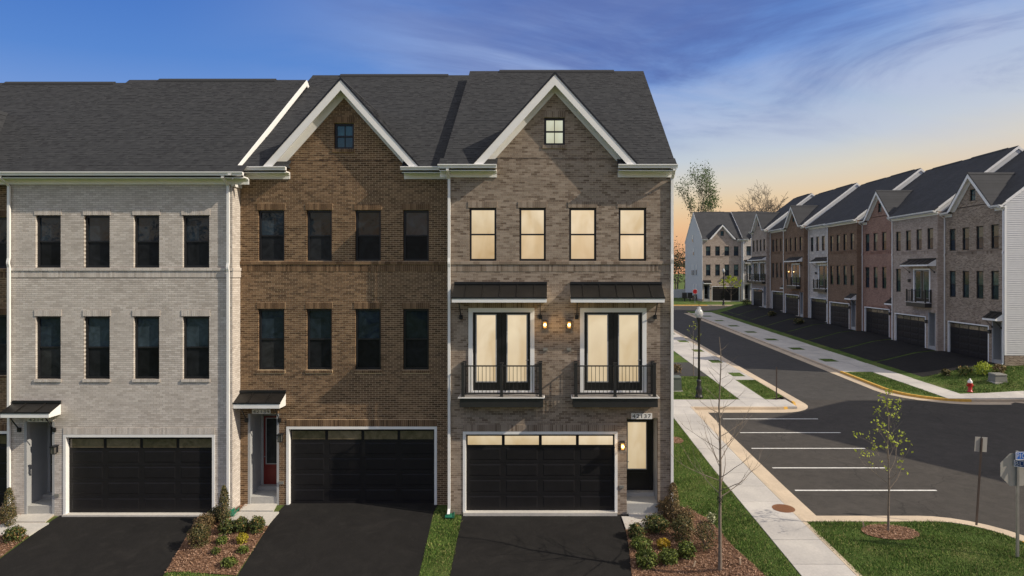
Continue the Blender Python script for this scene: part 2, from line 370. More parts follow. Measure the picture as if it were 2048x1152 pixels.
def fast_mesh(name, V, Fa, mat):
    """V (n,3) array, Fa (m,k) int array"""
    me = bpy.data.meshes.new(name); V = np.asarray(V, np.float32); Fa = np.asarray(Fa, np.int32); k = Fa.shape[1]
    me.vertices.add(len(V)); me.vertices.foreach_set('co', V.ravel()); me.loops.add(Fa.size); me.loops.foreach_set('vertex_index', Fa.ravel())
    me.polygons.add(len(Fa)); me.polygons.foreach_set('loop_start', np.arange(0, Fa.size, k, dtype=np.int32)); me.polygons.foreach_set('loop_total', np.full(len(Fa), k, np.int32))
    me.materials.append(M[mat]); me.update(calc_edges=True); me.shade_flat(); return me

# ---------------------------------------------------------------- terrain
def sm(a, b, x):
    t = min(1, max(0, (x - a) / (b - a))); return t * t * (3 - 2 * t)
def tz(X, Y):
    base = .02 * min(74, max(0, Y - 24)) + .95 * sm(98, 112, Y)
    z = base
    w = 1 - sm(3.0, 6.0, X)
    z += w * -.15 * min(9, max(0, 20.6 - Y))
    z += -.14 * (1 - sm(-11.6, -10.2, X)) * (1 - sm(22, 24, Y))
    if Y > 36 and X > 25:
        z += (1.3 + (min(Y, 100) - 43.7) * .0283 - base) * sm(36.5, 43, Y) * sm(25.8, 31.4, X) * (1 - sm(99, 106, Y))
    return z
def G(px, py, dz=0.0):
    """where the sight line through a photo pixel meets the ground"""
    dx, dzr = (px - VX) / F, -(py - HY) / F
    lo, hi, Y = 3.0, None, 3.0
    while Y < 200:
        if CH + dzr * Y < tz(dx * Y, Y) + dz: hi = Y; break
        lo = Y; Y += .5
    if hi is None: hi = 200
    for _ in range(30):
        m = (lo + hi) / 2
        if CH + dzr * m < tz(dx * m, m) + dz: hi = m
        else: lo = m
    return (dx * hi, hi)
def sheet(name, pts, off, mat, res=1.0, parent=None):
    bm = bmesh.new(); bm.faces.new([bm.verts.new((x, y, 0)) for x, y in pts])
    xs = [p[0] for p in pts]; ys = [p[1] for p in pts]
    for ax, (a, b) in ((0, (min(xs), max(xs))), (1, (min(ys), max(ys)))):
        k = math.ceil(a / res) * res
        while k < b:
            co = [0, 0, 0]; no = [0, 0, 0]; co[ax] = k; no[ax] = 1
            bmesh.ops.bisect_plane(bm, geom=bm.verts[:] + bm.edges[:] + bm.faces[:], plane_co=co, plane_no=no, dist=1e-5)
            k += res
    for v in bm.verts: v.co.z = tz(v.co.x, v.co.y) + off
    bmesh.ops.recalc_face_normals(bm, faces=bm.faces[:])
    if bm.faces and sum(f.normal.z for f in bm.faces) < 0: bmesh.ops.reverse_faces(bm, faces=bm.faces[:])
    me = bpy.data.meshes.new(name); bm.to_mesh(me); bm.free(); me.materials.append(M[mat])
    o = link(name, me, parent)
    if not parent: kind(o, 'structure')
    return o
def inpoly(P, x, y):
    P = np.asarray(P); x = np.asarray(x); y = np.asarray(y); r = np.zeros(x.shape, bool); j = len(P) - 1
    for i in range(len(P)):
        xi, yi = P[i]; xj, yj = P[j]
        c = ((yi > y) != (yj > y)) & (x < (xj - xi) * (y - yi) / (yj - yi + 1e-12) + xi); r ^= c; j = i
    return r
def arc(cx, cy, r, a0, a1, n=8): return [(cx + r * math.cos(R(a0 + (a1 - a0) * i / n)), cy + r * math.sin(R(a0 + (a1 - a0) * i / n))) for i in range(n + 1)]

# base ground out to the horizon
def ground():
    xs = sorted(set([-900, -400, -200, -100, -60] + list(range(-40, 70, 2)) + [80, 120, 200, 400, 900]))
    ys = sorted(set([-500, -200, -80, -30] + list(range(-10, 140, 2)) + [160, 200, 300, 600, 1500]))
    mb = MB()
    for y in ys:
        for x in xs: mb.v.append((x, y, tz(x, y) - .35))
    n = len(xs)
    for j in range(len(ys) - 1):
        for i in range(n - 1): mb.f.append((j * n + i, j * n + i + 1, (j + 1) * n + i + 1, (j + 1) * n + i))
    kind(mb.build('ground', 'lawn'), 'structure')
ground()
KB1 = [(8.05, 2)] + [(8.05, 35.3), (13.0, 35.3)] + arc(13.0, 36.7, 1.4, -90, 0, 6) + [(14.4, 98)]          # back of kerb, near side
KB2 = [(8.1, 19.65)] + [(12.2, 19.65)] + arc(12.2, 17.85, 1.8, 90, 0, 8) + [(14.0, 2)]                      # island
KB3 = [(70, 37.2), (25.4, 37.2)] + arc(25.4, 40.5, 3.3, 270, 180, 8) + [(22.1, 98)]                          # far corner
LAWN_HOUSE = [(-45, 3), (8.05, 3), (8.05, 35.3), (3.0, 35.3), (3.0, 21.5), (-45, 21.5)]
ISLAND = KB2 + [(8.1, 2)]
sheet('lawn', LAWN_HOUSE, 0, 'lawn', .75)
sheet('lawn', ISLAND, 0, 'lawn', 1)
sheet('lawn', [(-12, 37), (13.0, 37)] + [(14.4, 38), (14.4, 98), (-12, 98)], 0, 'lawn', 2)
sheet('lawn', [(70, 37.2), (25.4, 37.2)] + arc(25.4, 40.5, 3.3, 270, 180, 8) + [(22.1, 98), (22.1, 100), (70, 100)], 0, 'lawn', 1.5)
sheet('lawn', [(-60, 107.5), (80, 107.5), (80, 175), (-60, 175)], 0, 'lawn', 4)
sheet('parking_lot', [(8.0, -6), (75, -6), (75, 37.6), (22.3, 37.6), (14.0, 37.6), (14.0, 36), (8.0, 35.5)], -.13, 'lot_asphalt', 1.5)
sheet('road', [(14.0, 37.6), (22.3, 37.6), (22.3, 100), (14.0, 100)], -.126, 'street_asphalt', 1.5)
sheet('road', [(-60, 100), (80, 100), (80, 107.2), (-60, 107.2)], -.12, 'street_asphalt', 2)

def offset_path(P, d):
    out = []
    for i, p in enumerate(P):
        a = Vector(P[max(i - 1, 0)]); b = Vector(p); c = Vector(P[min(i + 1, len(P) - 1)])
        d1 = (b - a).normalized() if (b - a).length > 1e-9 else (c - b).normalized(); d2 = (c - b).normalized() if (c - b).length > 1e-9 else d1
        n1 = Vector((d1.y, -d1.x)); n2 = Vector((d2.y, -d2.x)); m = (n1 + n2)
        m = m / max(1e-6, m.length); k = d / max(.35, m.dot(n1)); out.append((b.x + m.x * k, b.y + m.y * k))
    return out
def resample(P, step):
    out = [P[0]]
    for a, b in zip(P, P[1:]):
        L = math.dist(a, b); n = max(1, int(round(L / step)))
        for i in range(1, n + 1): out.append((a[0] + (b[0] - a[0]) * i / n, a[1] + (b[1] - a[1]) * i / n))
    return out
def kerb(P, yellow=(), step=3.0, gut=.65):
    """kerb run: gutter pan with kerb stones along it (asphalt on the right of the path)"""
    P = resample(P, step); a = offset_path(P, .16); b = offset_path(P, .16 + gut)
    mb = MB()
    for i in range(len(P) - 1):
        q = [(a[i], -.118), (b[i], -.124), (b[i + 1], -.124), (a[i + 1], -.118)]
        mb.quad(*[(x, y, tz(x, y) + o) for (x, y), o in q])
    g = kind(mb.build('kerb', 'kerb'), 'structure')
    for i in range(len(P) - 1):
        p0, p1 = Vector(P[i]), Vector(P[i + 1]); q0, q1 = Vector(a[i]), Vector(a[i + 1])
        e = .006 / max(.1, (p1 - p0).length); p0, p1, q0, q1 = p0.lerp(p1, e), p1.lerp(p0, e), q0.lerp(q1, e), q1.lerp(q0, e)
        def P3(v, o): return (v.x, v.y, tz(v.x, v.y) + o)
        m = MB().hexa([P3(p0, -.3), P3(q0, -.3), P3(q1, -.3), P3(p1, -.3), P3(p0, .022), P3(q0.lerp(p0, .12), .016), P3(q1.lerp(p1, .12), .016), P3(p1, .022)])
        mid = (p0 + p1) / 2; yl = any(x0 <= mid.x <= x1 and y0 <= mid.y <= y1 for x0, x1, y0, y1 in yellow)
        m.build('kerb_stone', 'yellow_paint' if yl else 'kerb', g)
    return g
kerb(KB1, [(13.2, 15, 35, 37.4)])
kerb(KB2[::-1], [(13.6, 15, 2, 18.3)])
kerb(KB3[::-1], [(22, 26, 37.0, 46.5)])
kerb([(-20, 107.3), (60, 107.3)], [(16, 27, 100, 110)], 3, .5)

# pavements slab by slab
def slabs(parent_name, rects, mat='sidewalk', top=.02):
    """rects: list of (x0,x1,y0,y1); the first mesh is the bed under the joints"""
    mb = MB()
    for (x0, x1, y0, y1) in rects:
        mb.quad(*[(x, y, tz(x, y) + top - .02) for x, y in ((x0, y0), (x1, y0), (x1, y1), (x0, y1))])
    g = kind(mb.build(parent_name, 'kerb'), 'structure')
    for (x0, x1, y0, y1) in rects:
        e = .008; c = [(x0 + e, y0 + e), (x1 - e, y0 + e), (x1 - e, y1 - e), (x0 + e, y1 - e)]
        d = random.Random(x0 * 7 + y0).uniform(-.003, .003)
        MB().hexa([(x, y, tz(x, y) - .1) for x, y in c] + [(x, y, tz(x, y) + top + d) for x, y in c]).build('slab', mat, g)
    return g
random.seed(3)
A1 = []
y = 3.0
while y < 35.2: A1.append((6.6, 8.05, y, min(y + 1.53, 35.3))); y += 1.53
slabs('sidewalk', A1)
slabs('sidewalk', [(6.6 + i * 1.6, min(6.6 + (i + 1) * 1.6, 14.2), 35.3, 37.1) for i in range(5)])
A2 = []; y = 37.1
while y < 97:
    A2.append((11.45, 13.0, y, y + 1.6))
    y += 1.6
slabs('sidewalk', A2)
pits_l = [45.2, 51.0, 57.0, 63.5, 70]
B2 = []; y = 43.2
for p in pits_l + [97]:
    if p - 1 > y: B2.append((13.0, 14.4, y, p - .75))
    y = p + .75
    if p < 97: B2.append((13.0, 13.25, p - .75, p + .75)); B2.append((14.15, 14.4, p - .75, p + .75))
slabs('sidewalk', B2, top=.016)
C2 = []; y = 37.3
while y < 97: C2.append((24.2, 25.8, y, y + 1.6)); y += 1.6
slabs('sidewalk', C2)
slabs('sidewalk', [(25.8 + i * 1.8, 27.6 + i * 1.8, 37.3, 38.7) for i in range(20)])
pits_r = [51.6 + 6.65 * i for i in range(8)]
D2 = []; y = 46.3
for p in pits_r[:-1] + [97]:
    D2.append((22.1, 24.2, y, p - .75)); y = p + .75
    if p < 97: D2.append((22.1, 22.75, p - .75, p + .75)); D2.append((23.95, 24.2, p - .75, p + .75))
slabs('sidewalk', D2, top=.016)

# parking stall lines
lines = [(1446, 1636, 838), (1480, 1681, 865.5), (1503, 1730, 897), (1545, 1770, 936), (1590, 1873, 981)]
pk = MB()
for (a, b, py) in lines:
    x0, Y = G(a, py, -.13); x1, _ = G(b, py, -.13)
    l = MB().box(x0, x1, Y - .05, Y + .05, tz(x0, Y) - .124, tz(x0, Y) - .122)
    kind(l.build('parking_line', 'line_paint'), 'structure')

# driveways, pads, planting beds (traced on the ground)
def px_poly(pts): return [G(*p) for p in pts]
def ext(p, q, y):  # continue the edge p->q down to photo row y
    k = (y - q[1]) / (q[1] - p[1]); return (q[0] + (q[0] - p[0]) * k, y)
YB = 1330
drives = [[(96, 1047), (128, 1026), (440, 1026), (392, 1040), (330, 1147), ext((392, 1040), (330, 1147), YB), ext((96, 1048), (-45, 1152), YB)],
          [(557, 1024), (574, 1006), (880, 1006), (868, 1022), (838, 1152), ext((868, 1022), (838, 1152), YB), ext((537, 1053), (475, 1152), YB), (537, 1053)],
          [(925, 1026), (928, 1018), (1246, 1018), (1258, 1032), (1243, 1034), (1253, 1062), (1265, 1152), ext((1253, 1062), (1265, 1152), YB), ext((925, 1026), (900, 1152), YB)]]
for d in drives: sheet('driveway', px_poly(d), .012, 'driveway_asphalt', .75)
BED_L = px_poly([(440, 1016), (468, 1019), (483, 1008), (500, 1008), (460, 1046), (537, 1053), (473, 1152), (330, 1147), (393, 1038)])
BED_R = px_poly([(1249, 1050), (1258, 1095), (1266, 1175), (1550, 1175), (1512, 1135), (1470, 1098), (1440, 1064), (1415, 1038), (1380, 1020), (1330, 1008), (1300, 1030)])
BED_F = px_poly([(-90, 1045), (0, 1020), (48, 1020), (48, 1030), (0, 1050), (-60, 1072), (58, 1072), (-30, 1140), (-160, 1140)])
BED_I = [(G(1780, 1065)[0] + .85 * math.cos(a), G(1780, 1065)[1] + .55 * math.sin(a)) for a in [i * math.pi / 9 for i in range(18)]]
BED_S = [(G(1350, 881)[0] + .38 * math.cos(a), G(1350, 881)[1] + .55 * math.sin(a)) for a in [i * math.pi / 7 for i in range(14)]]
for b in (BED_L, BED_R, BED_F, BED_I, BED_S): sheet('planting_bed', b, .02, 'mulch', .75)
def pad(pts, top=.05):
    P = px_poly(pts); o = MB()
    n = len(P); c = Vector((sum(p[0] for p in P) / n, sum(p[1] for p in P) / n))
    o.v = [(x, y, tz(x, y) - .1) for x, y in P] + [(x, y, tz(x, y) + top) for x, y in P]
    o.f = [tuple(range(n - 1, -1, -1)), tuple(range(n, 2 * n))] + [(i, (i + 1) % n, n + (i + 1) % n, n + i) for i in range(n)]
    return o
def walkway(pieces):
    g = kind(pad([pieces[0][0], pieces[0][1], pieces[-1][2], pieces[-1][3]], .02).build('walkway', 'kerb'), 'structure')
    for p in pieces: pad(p).build('slab', 'pad', g)
walkway([[(495, 1006), (557, 1006), (546, 1024), (478, 1024)], [(477, 1026), (558, 1026.5), (534, 1054), (438, 1054)]])
walkway([[(44, 1026), (109, 1030), (90, 1046), (14, 1046)], [(12, 1048), (98, 1048.5), (58, 1073), (-50, 1073)]])
walkway([[(1254, 1012), (1318, 1012), (1326, 1034), (1258, 1034)], [(1243, 1035.5), (1327, 1036), (1296, 1060), (1252, 1061)]])

# ---------------------------------------------------------------- house builder
CE, BL, BJ = .0677, .2032, .0095
rng = random.Random(11)
def intervals(a, b, cuts):
    iv = [(a, b, False, False)]
    for c0, c1 in cuts:
        nv = []
        for (p, q, l, r) in iv:
            if c1 <= p or c0 >= q: nv.append((p, q, l, r)); continue
            if c0 > p: nv.append((p, c0, l, True))
            if c1 < q: nv.append((c1, q, True, r))
        iv = nv
    return iv
def brickwork(mp, u0, u1, z0, z1, holes, gable=None, deep=.09):
    """running-bond bricks, each its own box; mp maps (u, out, z)"""
    V = []; n = int((z1 - z0) / CE)
    for i in range(n):
        za = z0 + i * CE; zb = za + CE - BJ; zm = (za + zb) / 2
        a, b = u0, u1
        if gable and zm > gable[3]:
            xc, sl, ap, _ = gable[:4]; h = (ap - zb) / sl
            if h < .03: continue
            a, b = max(a, xc - h), min(b, xc + h)
        cuts = [(h[0], h[1]) for h in holes if h[2] < zm < h[3]]
        off = (i % 2) * BL / 2
        for (p, q, lo, ro) in intervals(a, b, sorted(cuts)):
            k = math.floor((p - u0 - off) / BL)
            while True:
                s = u0 + off + k * BL; e = s + BL - BJ; k += 1
                if s >= q: break
                s2, e2 = max(s, p), min(e, q)
                if e2 - s2 < .015: continue
                dl = lo and s2 - p < .02; dr = ro and q - e2 < .02
                o = .003 + rng.uniform(-.001, .001); d = deep if (dl or dr) else .0
                if dl: s2 = p - .007
                if dr: e2 = q + .007
                V.append((s2, e2, -o, d, za, zb))
    if not V: return None
    A = np.array(V); m = len(A)
    idx = [(0, 2, 4), (1, 2, 4), (1, 3, 4), (0, 3, 4), (0, 2, 5), (1, 2, 5), (1, 3, 5), (0, 3, 5)]
    P = np.stack([A[:, list(t)] for t in idx], 1).reshape(-1, 3)
    P = mp(P)
    f = np.array([(0, 3, 2, 1), (4, 5, 6, 7), (0, 1, 5, 4), (1, 2, 6, 5), (3, 0, 4, 7)])
    Fa = (f[None] + (np.arange(m) * 8)[:, None, None]).reshape(-1, 4)
    return P, Fa
def mp_front(P): return P
def soldier(x0, x1, z0, z1, out=.02, mat=None, parent=None, name='lintel', mortar=None, pitch=.0667):
    mb = MB(); n = max(1, int(round((x1 - x0) / pitch))); w = (x1 - x0) / n
    for i in range(n):
        o = out + rng.uniform(-.002, .002)
        mb.box(x0 + i * w + .004, x0 + (i + 1) * w - .004, -o, .02, z0 + .004, z1 - .004)
    o = mb.build(name, mat, parent)
    MB().box(x0 + .003, x1 - .003, -out + .009, .018, z0, z1).build('mortar_bed', mortar, o)
    return o
def wall_with_holes(mp, u0, u1, z0, z1, holes, gable=None, depth=.16):
    mb = MB(); xs = sorted(set([u0, u1] + [min(max(h[k], u0), u1) for h in holes for k in (0, 1)])); zs = sorted(set([z0, z1] + [min(max(h[k], z0), z1) for h in holes for k in (2, 3)]))
    for i in range(len(xs) - 1):
        for j in range(len(zs) - 1):
            cx, cz = (xs[i] + xs[i + 1]) / 2, (zs[j] + zs[j + 1]) / 2
            if any(h[0] < cx < h[1] and h[2] < cz < h[3] for h in holes): continue
            mb.quad((xs[i], 0, zs[j]), (xs[i + 1], 0, zs[j]), (xs[i + 1], 0, zs[j + 1]), (xs[i], 0, zs[j + 1]))
    for (a, b, c, d) in [h[:4] for h in holes]:
        y = depth
        mb.quad((a, 0, c), (a, 0, d), (a, y, d), (a, y, c)); mb.quad((b, 0, d), (b, 0, c), (b, y, c), (b, y, d))
        mb.quad((a, 0, d), (b, 0, d), (b, y, d), (a, y, d)); mb.quad((b, 0, c), (a, 0, c), (a, y, c), (b, y, c))
    if gable:
        xc, sl, ap, zb = gable[:4]; hole = gable[4] if len(gable) > 4 else None
        zz = [z1] + ([hole[2], hole[3]] if hole else []) + [ap]
        hw = lambda z: max(0, (ap - z) / sl)
        for a, b in zip(zz, zz[1:]):
            if hole and a == hole[2]:
                mb.quad((xc - hw(a), 0, a), (hole[0], 0, a), (hole[0], 0, b), (xc - hw(b), 0, b)); mb.quad((hole[1], 0, a), (xc + hw(a), 0, a), (xc + hw(b), 0, b), (hole[1], 0, b))
            elif hw(b) < .01: mb.poly([(xc - hw(a), 0, a), (xc + hw(a), 0, a), (xc, 0, b)])
            else: mb.quad((xc - hw(a), 0, a), (xc + hw(a), 0, a), (xc + hw(b), 0, b), (xc - hw(b), 0, b))
        if hole:
            a, b, c, d = hole; y = depth
            mb.quad((a, 0, c), (a, 0, d), (a, y, d), (a, y, c)); mb.quad((b, 0, d), (b, 0, c), (b, y, c), (b, y, d)); mb.quad((a, 0, d), (b, 0, d), (b, y, d), (a, y, d)); mb.quad((b, 0, c), (a, 0, c), (a, y, c), (b, y, c))
    mb.v = [tuple(p) for p in mp(np.array(mb.v))]
    return mb
WCACHE = {}
def window(parent, x0, x1, z0, z1, top='glass_dark', bot='glass_screen', grid=False, rec=.07, fr=.075):
    w, h = round(x1 - x0, 3), round(z1 - z0, 3); key = (w, h, grid, fr)
    if key not in WCACHE:
        m = MB(); m.box(0, fr, 0, .09, 0, h); m.box(w - fr, w, 0, .09, 0, h); m.box(fr, w - fr, 0, .09, h - fr, h); m.box(fr, w - fr, 0, .09, 0, fr)
        m.box(fr, w - fr, .012, .08, h / 2 - fr * .36, h / 2 + fr * .36)
        if grid: m.box(w / 2 - .012, w / 2 + .012, .02, .06, fr, h / 2 - fr * .36); m.box(w / 2 - .012, w / 2 + .012, .02, .06, h / 2 + fr * .36, h - fr)
        p = MB().quad((fr, .045, 0), (w - fr, .045, 0), (w - fr, .045, h / 2 - fr * 1.3), (fr, .045, h / 2 - fr * 1.3))
        WCACHE[key] = (m.mesh('window', 'black_frame'), {})
    fm, pc = WCACHE[key]
    o = link('window', fm, parent, (x0, rec, z0))
    for mat, zz in ((bot, fr), (top, h / 2 + fr * .3)):
        if mat not in pc:
            pc[mat] = MB().box(fr * .9, w - fr * .9, .045, .055, 0, h / 2 - fr * 1.2).mesh('pane', mat)
        link('pane', pc[mat], o, (0, 0, zz))
    return o
def text_mesh(s, size, mat, ext_=.004):
    c = bpy.data.curves.new('txt', 'FONT'); c.body = s; c.size = size; c.extrude = ext_; c.align_x = 'LEFT'; c.space_character = 1.15
    o = bpy.data.objects.new('txt', c); COL.objects.link(o); dg = bpy.context.evaluated_depsgraph_get()
    me = bpy.data.meshes.new_from_object(o.evaluated_get(dg)); bpy.data.objects.remove(o); me.materials.clear(); me.materials.append(M[mat]); me.name = 'lettering'
    return me
def lettering(s, parent, x0, x1, y, z0, z1, mat='ink', mirror=False):
    me = text_mesh(s, 1, mat); xs = [v.co.x for v in me.vertices]; ys = [v.co.y for v in me.vertices]
    w, h = max(xs) - min(xs), max(ys) - min(ys); a, b = (x1 - x0) / w, (z1 - z0) / h
    for v in me.vertices: v.co = Vector(((v.co.x - min(xs)) * a + x0, y - abs(v.co.z) * .5, (v.co.y - min(ys)) * b + z0))
    return link('lettering', me, parent)
def shingles(P0, U, Vd, lu, lv, exposure=.145, seed=1, clip=None):
    """tab shingles on the plane P0 + u*U + v*Vd; returns arrays"""
    r = random.Random(seed); N = U.cross(Vd).normalized()
    if N.z < 0: N = -N
    V = []; n = int(lv / exposure)
    for i in range(n + 1):
        v0 = i * exposure; v1 = min(v0 + exposure * 1.25, lv); u = -r.uniform(0, .3)
        if v0 >= lv - .01: break
        while u < lu:
            w = r.uniform(.12, .20); a, b = max(0, u), min(lu, u + w); u += w
            if b - a < .02: continue
            if clip:
                c = clip((v0 + v1) / 2); a, b = max(a, c[0]), min(b, c[1])
                if b - a < .02: continue
            t = r.choice((.007, .008, .014)); dv = r.uniform(0, .006)
            p = [P0 + U * a + Vd * (v0 - dv) + N * .004, P0 + U * b + Vd * (v0 - dv) + N * .004, P0 + U * b + Vd * (v0 - dv) + N * t, P0 + U * a + Vd * (v0 - dv) + N * t, P0 + U * b + Vd * v1 + N * .003, P0 + U * a + Vd * v1 + N * .003]
            V.append([tuple(q) for q in p])
    A = np.array(V).reshape(-1, 3); m = len(V)
    f = np.array([(0, 1, 2, 3), (3, 2, 4, 5)]); Fa = (f[None] + (np.arange(m) * 6)[:, None, None]).reshape(-1, 4)
    return A, Fa
OV = .36
def garage_door(H, x0, x1, z1, lit, detail, trim=.09):
    """x0..x1 outer trim, z1 top of trim"""
    t = MB(); t.box(x0, x0 + trim, -.02, .16, 0, z1); t.box(x1 - trim, x1, -.02, .16, 0, z1); t.box(x0 + trim, x1 - trim, -.02, .16, z1 - trim, z1)
    t.build('garage_trim', 'white_trim', H)
    a, b, zt = x0 + trim, x1 - trim, z1 - trim; w = b - a
    g = MB().box(a, b, .13, .19, .03, zt).build('garage_door', 'garage_paint', H)
    n = 4; pw = w / n; win_h = .34; top = zt - .09; rows = 4; rh = (top - win_h - .05) / rows
    pm = MB(); e = .09; bw, bh = pw - 2 * e, rh - 2 * e * .8
    pm.hexa([(0, .018, 0), (bw, .018, 0), (bw, .018, bh), (0, .018, bh), (.035, .009, .035), (bw - .035, .009, .035), (bw - .035, .009, bh - .035), (.035, .009, bh - .035)])
    fm = MB(); q = .05   # moulding round each panel
    fm.box(-q, 0, 0, .02, -q, bh + q); fm.box(bw, bw + q, 0, .02, -q, bh + q); fm.box(0, bw, 0, .02, -q, 0); fm.box(0, bw, 0, .02, bh, bh + q)
    pme = pm.mesh('panel', 'garage_paint')
    wme = MB().box(0, bw + .08, 0, .02, 0, win_h - .05).mesh('pane', 'glass_lit' if lit else 'glass_garage')
    for i in range(n):
        for j in range(rows):
            link('panel', pme, g, (a + i * pw + e, .112, .03 + j * rh + e * .8 + .02))
        link('pane', wme, g, (a + i * pw + e - .04, .116, top - win_h + .05))
    for j in range(1, rows + 1): MB().box(a + .01, b - .01, .126, .131, .03 + j * rh + .012, .03 + j * rh + .02).build('section_seam', 'black_frame', g)
    MB().box(x0 + .02, x1 - .02, -.10, .18, -.25, .035).build('threshold', 'pad', H)
    return g
def awning(H, x0, x1, zb, zf, zbot, proj, nseam, brackets=True):
    """metal shed roof: zb top at wall, zf top at front, zbot lower edge of fascia"""
    a = MB(); a.hexa([(x0, -proj, zf - .03), (x1, -proj, zf - .03), (x1, -.005, zb - .03), (x0, -.005, zb - .03), (x0, -proj, zf), (x1, -proj, zf), (x1, -.005, zb), (x0, -.005, zb)])
    o = a.build('awning', 'awning_metal', H)
    MB().box(x0 - .01, x1 + .01, -proj - .02, -proj + .02, zf - .035, zf + .012).build('drip_edge', 'black_frame', o)
    MB().box(x0, x1, -.07, -.012, zb - .01, zb + .07).build('wall_flashing', 'black_frame', o)
    f = MB(); f.box(x0 + .01, x1 - .01, -proj - .005, -proj + .03, zbot, zf - .03)
    f.build('fascia', 'white_trim', o)
    for xx in (x0 + .01, x1 - .04): MB().prism([(-proj + .03, zbot), (-proj + .03, zf - .035), (-.014, zb - .035), (-.014, zbot)], xx, xx + .03, 'x').build('side_board', 'white_trim', o)
    MB().box(x0 + .04, x1 - .04, -proj + .03, -.014, zbot + .03, zbot + .05).build('soffit', 'white_trim', o)
    sl = (zb - zf) / proj
    for i in range(nseam):
        x = x0 + (x1 - x0) * (i + .75) / (nseam + .5)
        MB().hexa([(x - .012, -proj, zf), (x + .012, -proj, zf), (x + .012, -.07, zb - .07 * sl), (x - .012, -.07, zb - .07 * sl), (x - .012, -proj, zf + .03), (x + .012, -proj, zf + .03), (x + .012, -.07, zb - .07 * sl + .03), (x - .012, -.07, zb - .07 * sl + .03)]).build('seam', 'awning_metal', o)
    if brackets:
        for x in (x0 + .22, x1 - .22):
            b = MB().tube([(x, -proj + .06, zbot + .04), (x, -.05, zbot - .48)], .018, 6); b.box(x - .055, x + .055, -.06, -.014, zbot - .58, zbot - .44)
            b.build('bracket', 'black_frame', o)
    return o
def lantern(H, x, z, lit):
    o = MB().box(x - .075, x + .075, -.23, -.012, z + .09, z + .13).box(x - .05, x + .05, -.035, -.012, z - .12, z + .09).box(x - .065, x + .065, -.215, -.08, z - .14, z - .12)
    for sx in (-.065, .055):
        for sy in (-.215, -.09): o.box(x + sx, x + sx + .01, sy, sy + .01, z - .12, z + .09)
    l = o.build('wall_lantern', 'black_frame', H)
    MB().box(x - .05, x + .05, -.20, -.095, z - .119, z + .089).build('lantern_glass', 'lantern_amber' if lit else 'lantern_glass', l)
    if lit:
        MB().lathe([(.01, -.05), (.035, -.03), (.045, 0), (.035, .035), (.012, .05)], (x, -.225, z - .01), 10).build('bulb', 'lamp_glow', l, smooth=True)
        pl = bpy.data.lights.new('lantern_light', 'POINT'); pl.energy = 5; pl.color = (1, .62, .25); pl.shadow_soft_size = .05
        p = link('lantern_light', pl, l, (x, -.34, z - .02))
def balcony(H, x0, x1, zt, proj, rail_h, posts, detail, zbot):
    o = MB().box(x0 + .03, x1 - .03, -proj + .03, -.014, zbot, zt - .05).build('balcony', 'rail_metal', H)
    MB().box(x0 - .02, x1 + .02, -proj - .02, -.014, zt - .042, zt - .022).build('edge_trim', 'white_trim', o)
    nb = 4; pw = (proj - .01) / nb
    for i in range(nb): MB().box(x0 + .01, x1 - .01, -proj + i * pw + .004, -proj + (i + 1) * pw - .004, zt - .02, zt).build('deck_board', 'deck_board', o)
    yf = -proj + .07; zr = zt + rail_h
    pm = MB().box(-.045, .045, -.045, .045, 0, rail_h + .05).box(-.055, .055, -.055, .055, rail_h + .05, rail_h + .085).box(-.06, .06, -.06, .06, 0, .03).mesh('post', 'rail_metal')
    for x in posts: link('post', pm, o, (x, yf, zt))
    for x in (posts[0], posts[-1]): link('post', pm, o, (x, -.07, zt))
    for a, b in zip(posts, posts[1:]):
        MB().box(a + .04, b - .04, yf - .025, yf + .025, zr - .045, zr - .005).build('top_rail', 'rail_metal', o)
        MB().box(a + .04, b - .04, yf - .02, yf + .02, zt + .08, zt + .11).build('bottom_rail', 'rail_metal', o)
        n = max(3, int((b - a) / .115)) if detail else 6
        bm = MB().box(-.008, .008, -.008, .008, 0, rail_h - .13).mesh('baluster', 'rail_metal')
        for i in range(1, n): link('baluster', bm, o, (a + (b - a) * i / n, yf, zt + .095))
    for x in (posts[0], posts[-1]):
        MB().box(x - .02, x + .02, yf + .04, -.1, zr - .045, zr - .005).build('side_rail', 'rail_metal', o)
        MB().box(x - .02, x + .02, yf + .04, -.1, zt + .08, zt + .11).build('side_rail', 'rail_metal', o)
        bm = MB().box(-.008, .008, -.008, .008, 0, rail_h - .13).mesh('baluster', 'rail_metal')
        n = max(2, int(proj / .12))
        for i in range(1, n): link('baluster', bm, o, (x, yf + (-.05 - yf) * i / n, zt + .095))
    return o
